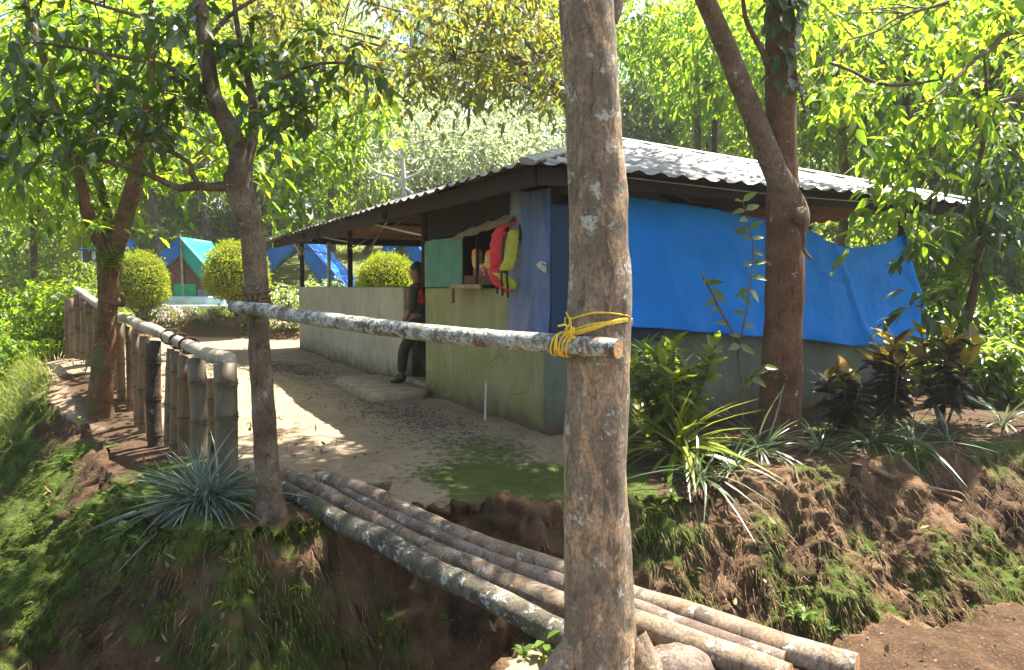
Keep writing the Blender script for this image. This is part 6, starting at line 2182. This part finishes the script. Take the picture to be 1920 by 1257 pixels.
# ------------------------------------------------------------------ ground cover
vis = (PP[:, 1] > 2.4) & (np.abs(PP[:, 0]) < PP[:, 1] * .78 + .3)
m_w = np.clip(moss - .45 + .25 * nb2, 0, 1)
pos, nn, idx = scatter(m_w * vis * (PP[:, 1] < 9) * np.where(d > .05, .35, 1.0) * (.4 + .6 * np.clip(bankm, 0, 1)), 62000)
down = np.stack([NRM[idx][:, 0], NRM[idx][:, 1], -np.sqrt(np.maximum(1e-6, 1 - NRM[idx][:, 2] ** 2)) * 1.2], -1)
g = G()
st = np.clip(1 - NRM[idx][:, 2], 0, 1)[:, None]
leaves(g, T_TRI, pos - nn * .004, down * (st * 2.2) + nn * .5 + RNG.normal(0, .35, pos.shape), nn, RNG.uniform(.015, .06, len(pos)), RNG.uniform(.005, .011, len(pos)), .25)
o = kind(g.build("moss", L_MOSS), "stuff")
o["label"] = "green moss hanging in strands on the earth banks"
# dry fibres and roots hanging on the cut banks
pos, nn, idx = scatter(bankm * vis * (PP[:, 1] < 8) * (we < .5) * np.clip(.3 + sst(.3, 2.0, PP[:, 0]), 0, 1) * np.clip(nb + .6, 0, 1), 22000)
down = np.stack([NRM[idx][:, 0] * .5, NRM[idx][:, 1] * .5, -np.ones(len(idx))], -1)
g = G()
leaves(g, T_TRI, pos, down + nn * .3 + RNG.normal(0, .35, pos.shape), nn, RNG.uniform(.03, .13, len(pos)), RNG.uniform(.0025, .006, len(pos)), .1)
o = kind(g.build("root_fibres", L_DRY), "stuff")
o["label"] = "dry rootlets and fibres hanging from the cut banks"
# fallen leaves
wl = vis * (PP[:, 1] < 13) * np.where(d > 0, .25 + 1.2 * np.exp(-((d - .6) / .7) ** 2) * (np.abs(PP[:, 0] + .5) > .9), .35) * np.clip(.6 + nb, 0, 1)
pos, nn, idx = scatter(wl, 2600)
g = G()
leaves(g, T_OVAL, pos + nn * .012, RNG.normal(size=pos.shape) - nn * .0, nn + RNG.normal(0, .3, pos.shape), RNG.uniform(.03, .09, len(pos)), RNG.uniform(.015, .035, len(pos)), -.15)
o = kind(g.build("leaf_litter", L_DRY), "stuff")
o["label"] = "fallen dry leaves scattered over the earth"
# dark gravel along the wall
lx = (PP[:, 0] - CRN.x) * VX.x + (PP[:, 1] - CRN.y) * VX.y
ly = (PP[:, 0] - CRN.x) * UY.x + (PP[:, 1] - CRN.y) * UY.y
wg = np.exp(-((lx + .75) / .32) ** 2) * np.exp(-((ly - 1.6) / 1.1) ** 2) + np.exp(-((lx + 1.0) / .35) ** 2) * np.exp(-((ly - 6.4) / 1.2) ** 2) * 1.2 + .006 * ((lx < 0) & (lx > -3.5) & (ly > -2) & (ly < 10))
pos, nn, idx = scatter(wg * (d > .1), 6500)
ql = (pos - np.array(CRN)) @ np.array([[VX.x, UY.x], [VX.y, UY.y], [0, 0]])
pos = pos[~((ql[:, 0] > -.82) & (ql[:, 1] > 2.65) & (ql[:, 1] < 4.8)) & (ql[:, 0] < -.02)]
pos2, nn2, idx2 = scatter(vis * ((dn > .05) | ((d < -.1) & (we < .5))) * (PP[:, 1] < 6), 1500)
pos = np.concatenate([pos, pos2])
n = len(pos)
tet = np.array([[1, .1, .3], [-.6, .8, .2], [-.5, -.8, .25], [.1, 0, .8], [0, 0, -.4]])
tf = np.array([[0, 1, 3], [1, 2, 3], [2, 0, 3], [1, 0, 4], [2, 1, 4], [0, 2, 4]])
rot = RNG.uniform(0, 6.28, n)
sc = RNG.uniform(.005, .016, n)
V = tet[None] * sc[:, None, None] * RNG.uniform(.6, 1.4, (n, 1, 3))
Vx = V[..., 0] * np.cos(rot)[:, None] - V[..., 1] * np.sin(rot)[:, None]
Vy = V[..., 0] * np.sin(rot)[:, None] + V[..., 1] * np.cos(rot)[:, None]
V = np.stack([Vx, Vy, V[..., 2]], -1) + pos[:, None, :]
g = G()
g.add(V.reshape(-1, 3), (tf[None] + (np.arange(n) * 5)[:, None, None]).reshape(-1, 3), 0, np.repeat(RNG.random(n), 5))
k = N("gravel_stone")
o = kind(g.build("gravel", k.done(k.bsdf(k.ramp(k.attr("rnd"), [(0, (.05, .038, .028)), (.6, (.10, .075, .055)), (1, (.22, .17, .12))]), .9)), None, False), "stuff")
o["label"] = "dark gravel strewn along the shelter wall and over the bare earth"
# grass on the left slope and under the trees at the right
wgr = np.clip(grass + .3 * nb, 0, 1.2) * (grass > .15) * (PP[:, 1] < 22) * (PP[:, 1] > 5) * vis * np.clip(9 / (PP[:, 1] + 1), .2, 1) * (np.abs(GX.ravel()) < 16)
wgr = wgr * np.where((PP[:, 0] < -3), 1.6, .7) * np.where((PP[:, 1] > 18.4) & (PP[:, 0] > -12), .35, 1)
pos, nn, idx = scatter(wgr, 46000)
g = G()
n = len(pos)
dist = np.clip(pos[:, 1] / 9, .7, 1.8)
leaves(g, T_BLADE, pos - np.array([0, 0, .01]), RNG.normal(0, .45, (n, 3)) + np.array([0, 0, 1.0]) + nn * .3, RNG.normal(0, 1, (n, 3)), RNG.uniform(.08, .30, n) * dist, RNG.uniform(.005, .011, n) * dist, .5 * RNG.random(n))
o = kind(g.build("grass", L_GRASS), "stuff")
o["label"] = "sunlit grass on the left slope and under the trees"

# ------------------------------------------------------------------ air
hz = bpy.data.meshes.new("haze")
bx0, bx1, by0, by1, bz0, bz1 = XS[0] - 20, XS[-1] + 20, YS[0] - 20, YS[-1] + 20, -9.0, 40.0
hz.from_pydata([(x_, y_, z_) for z_ in (bz0, bz1) for y_ in (by0, by1) for x_ in (bx0, bx1)], [], [(0, 2, 3, 1), (4, 5, 7, 6), (0, 1, 5, 4), (2, 6, 7, 3), (0, 4, 6, 2), (1, 3, 7, 5)])
k = N("thin_haze")
pv = k.n("ShaderNodeVolumePrincipled")
pv.inputs["Color"].default_value = (.95, .97, 1.0, 1)
pv.inputs["Density"].default_value = .0008
pv.inputs["Anisotropy"].default_value = .3
k.l(pv.outputs[0], k.out.inputs["Volume"])
hz.materials.append(k.m)
kind(link("haze", hz), "stuff")
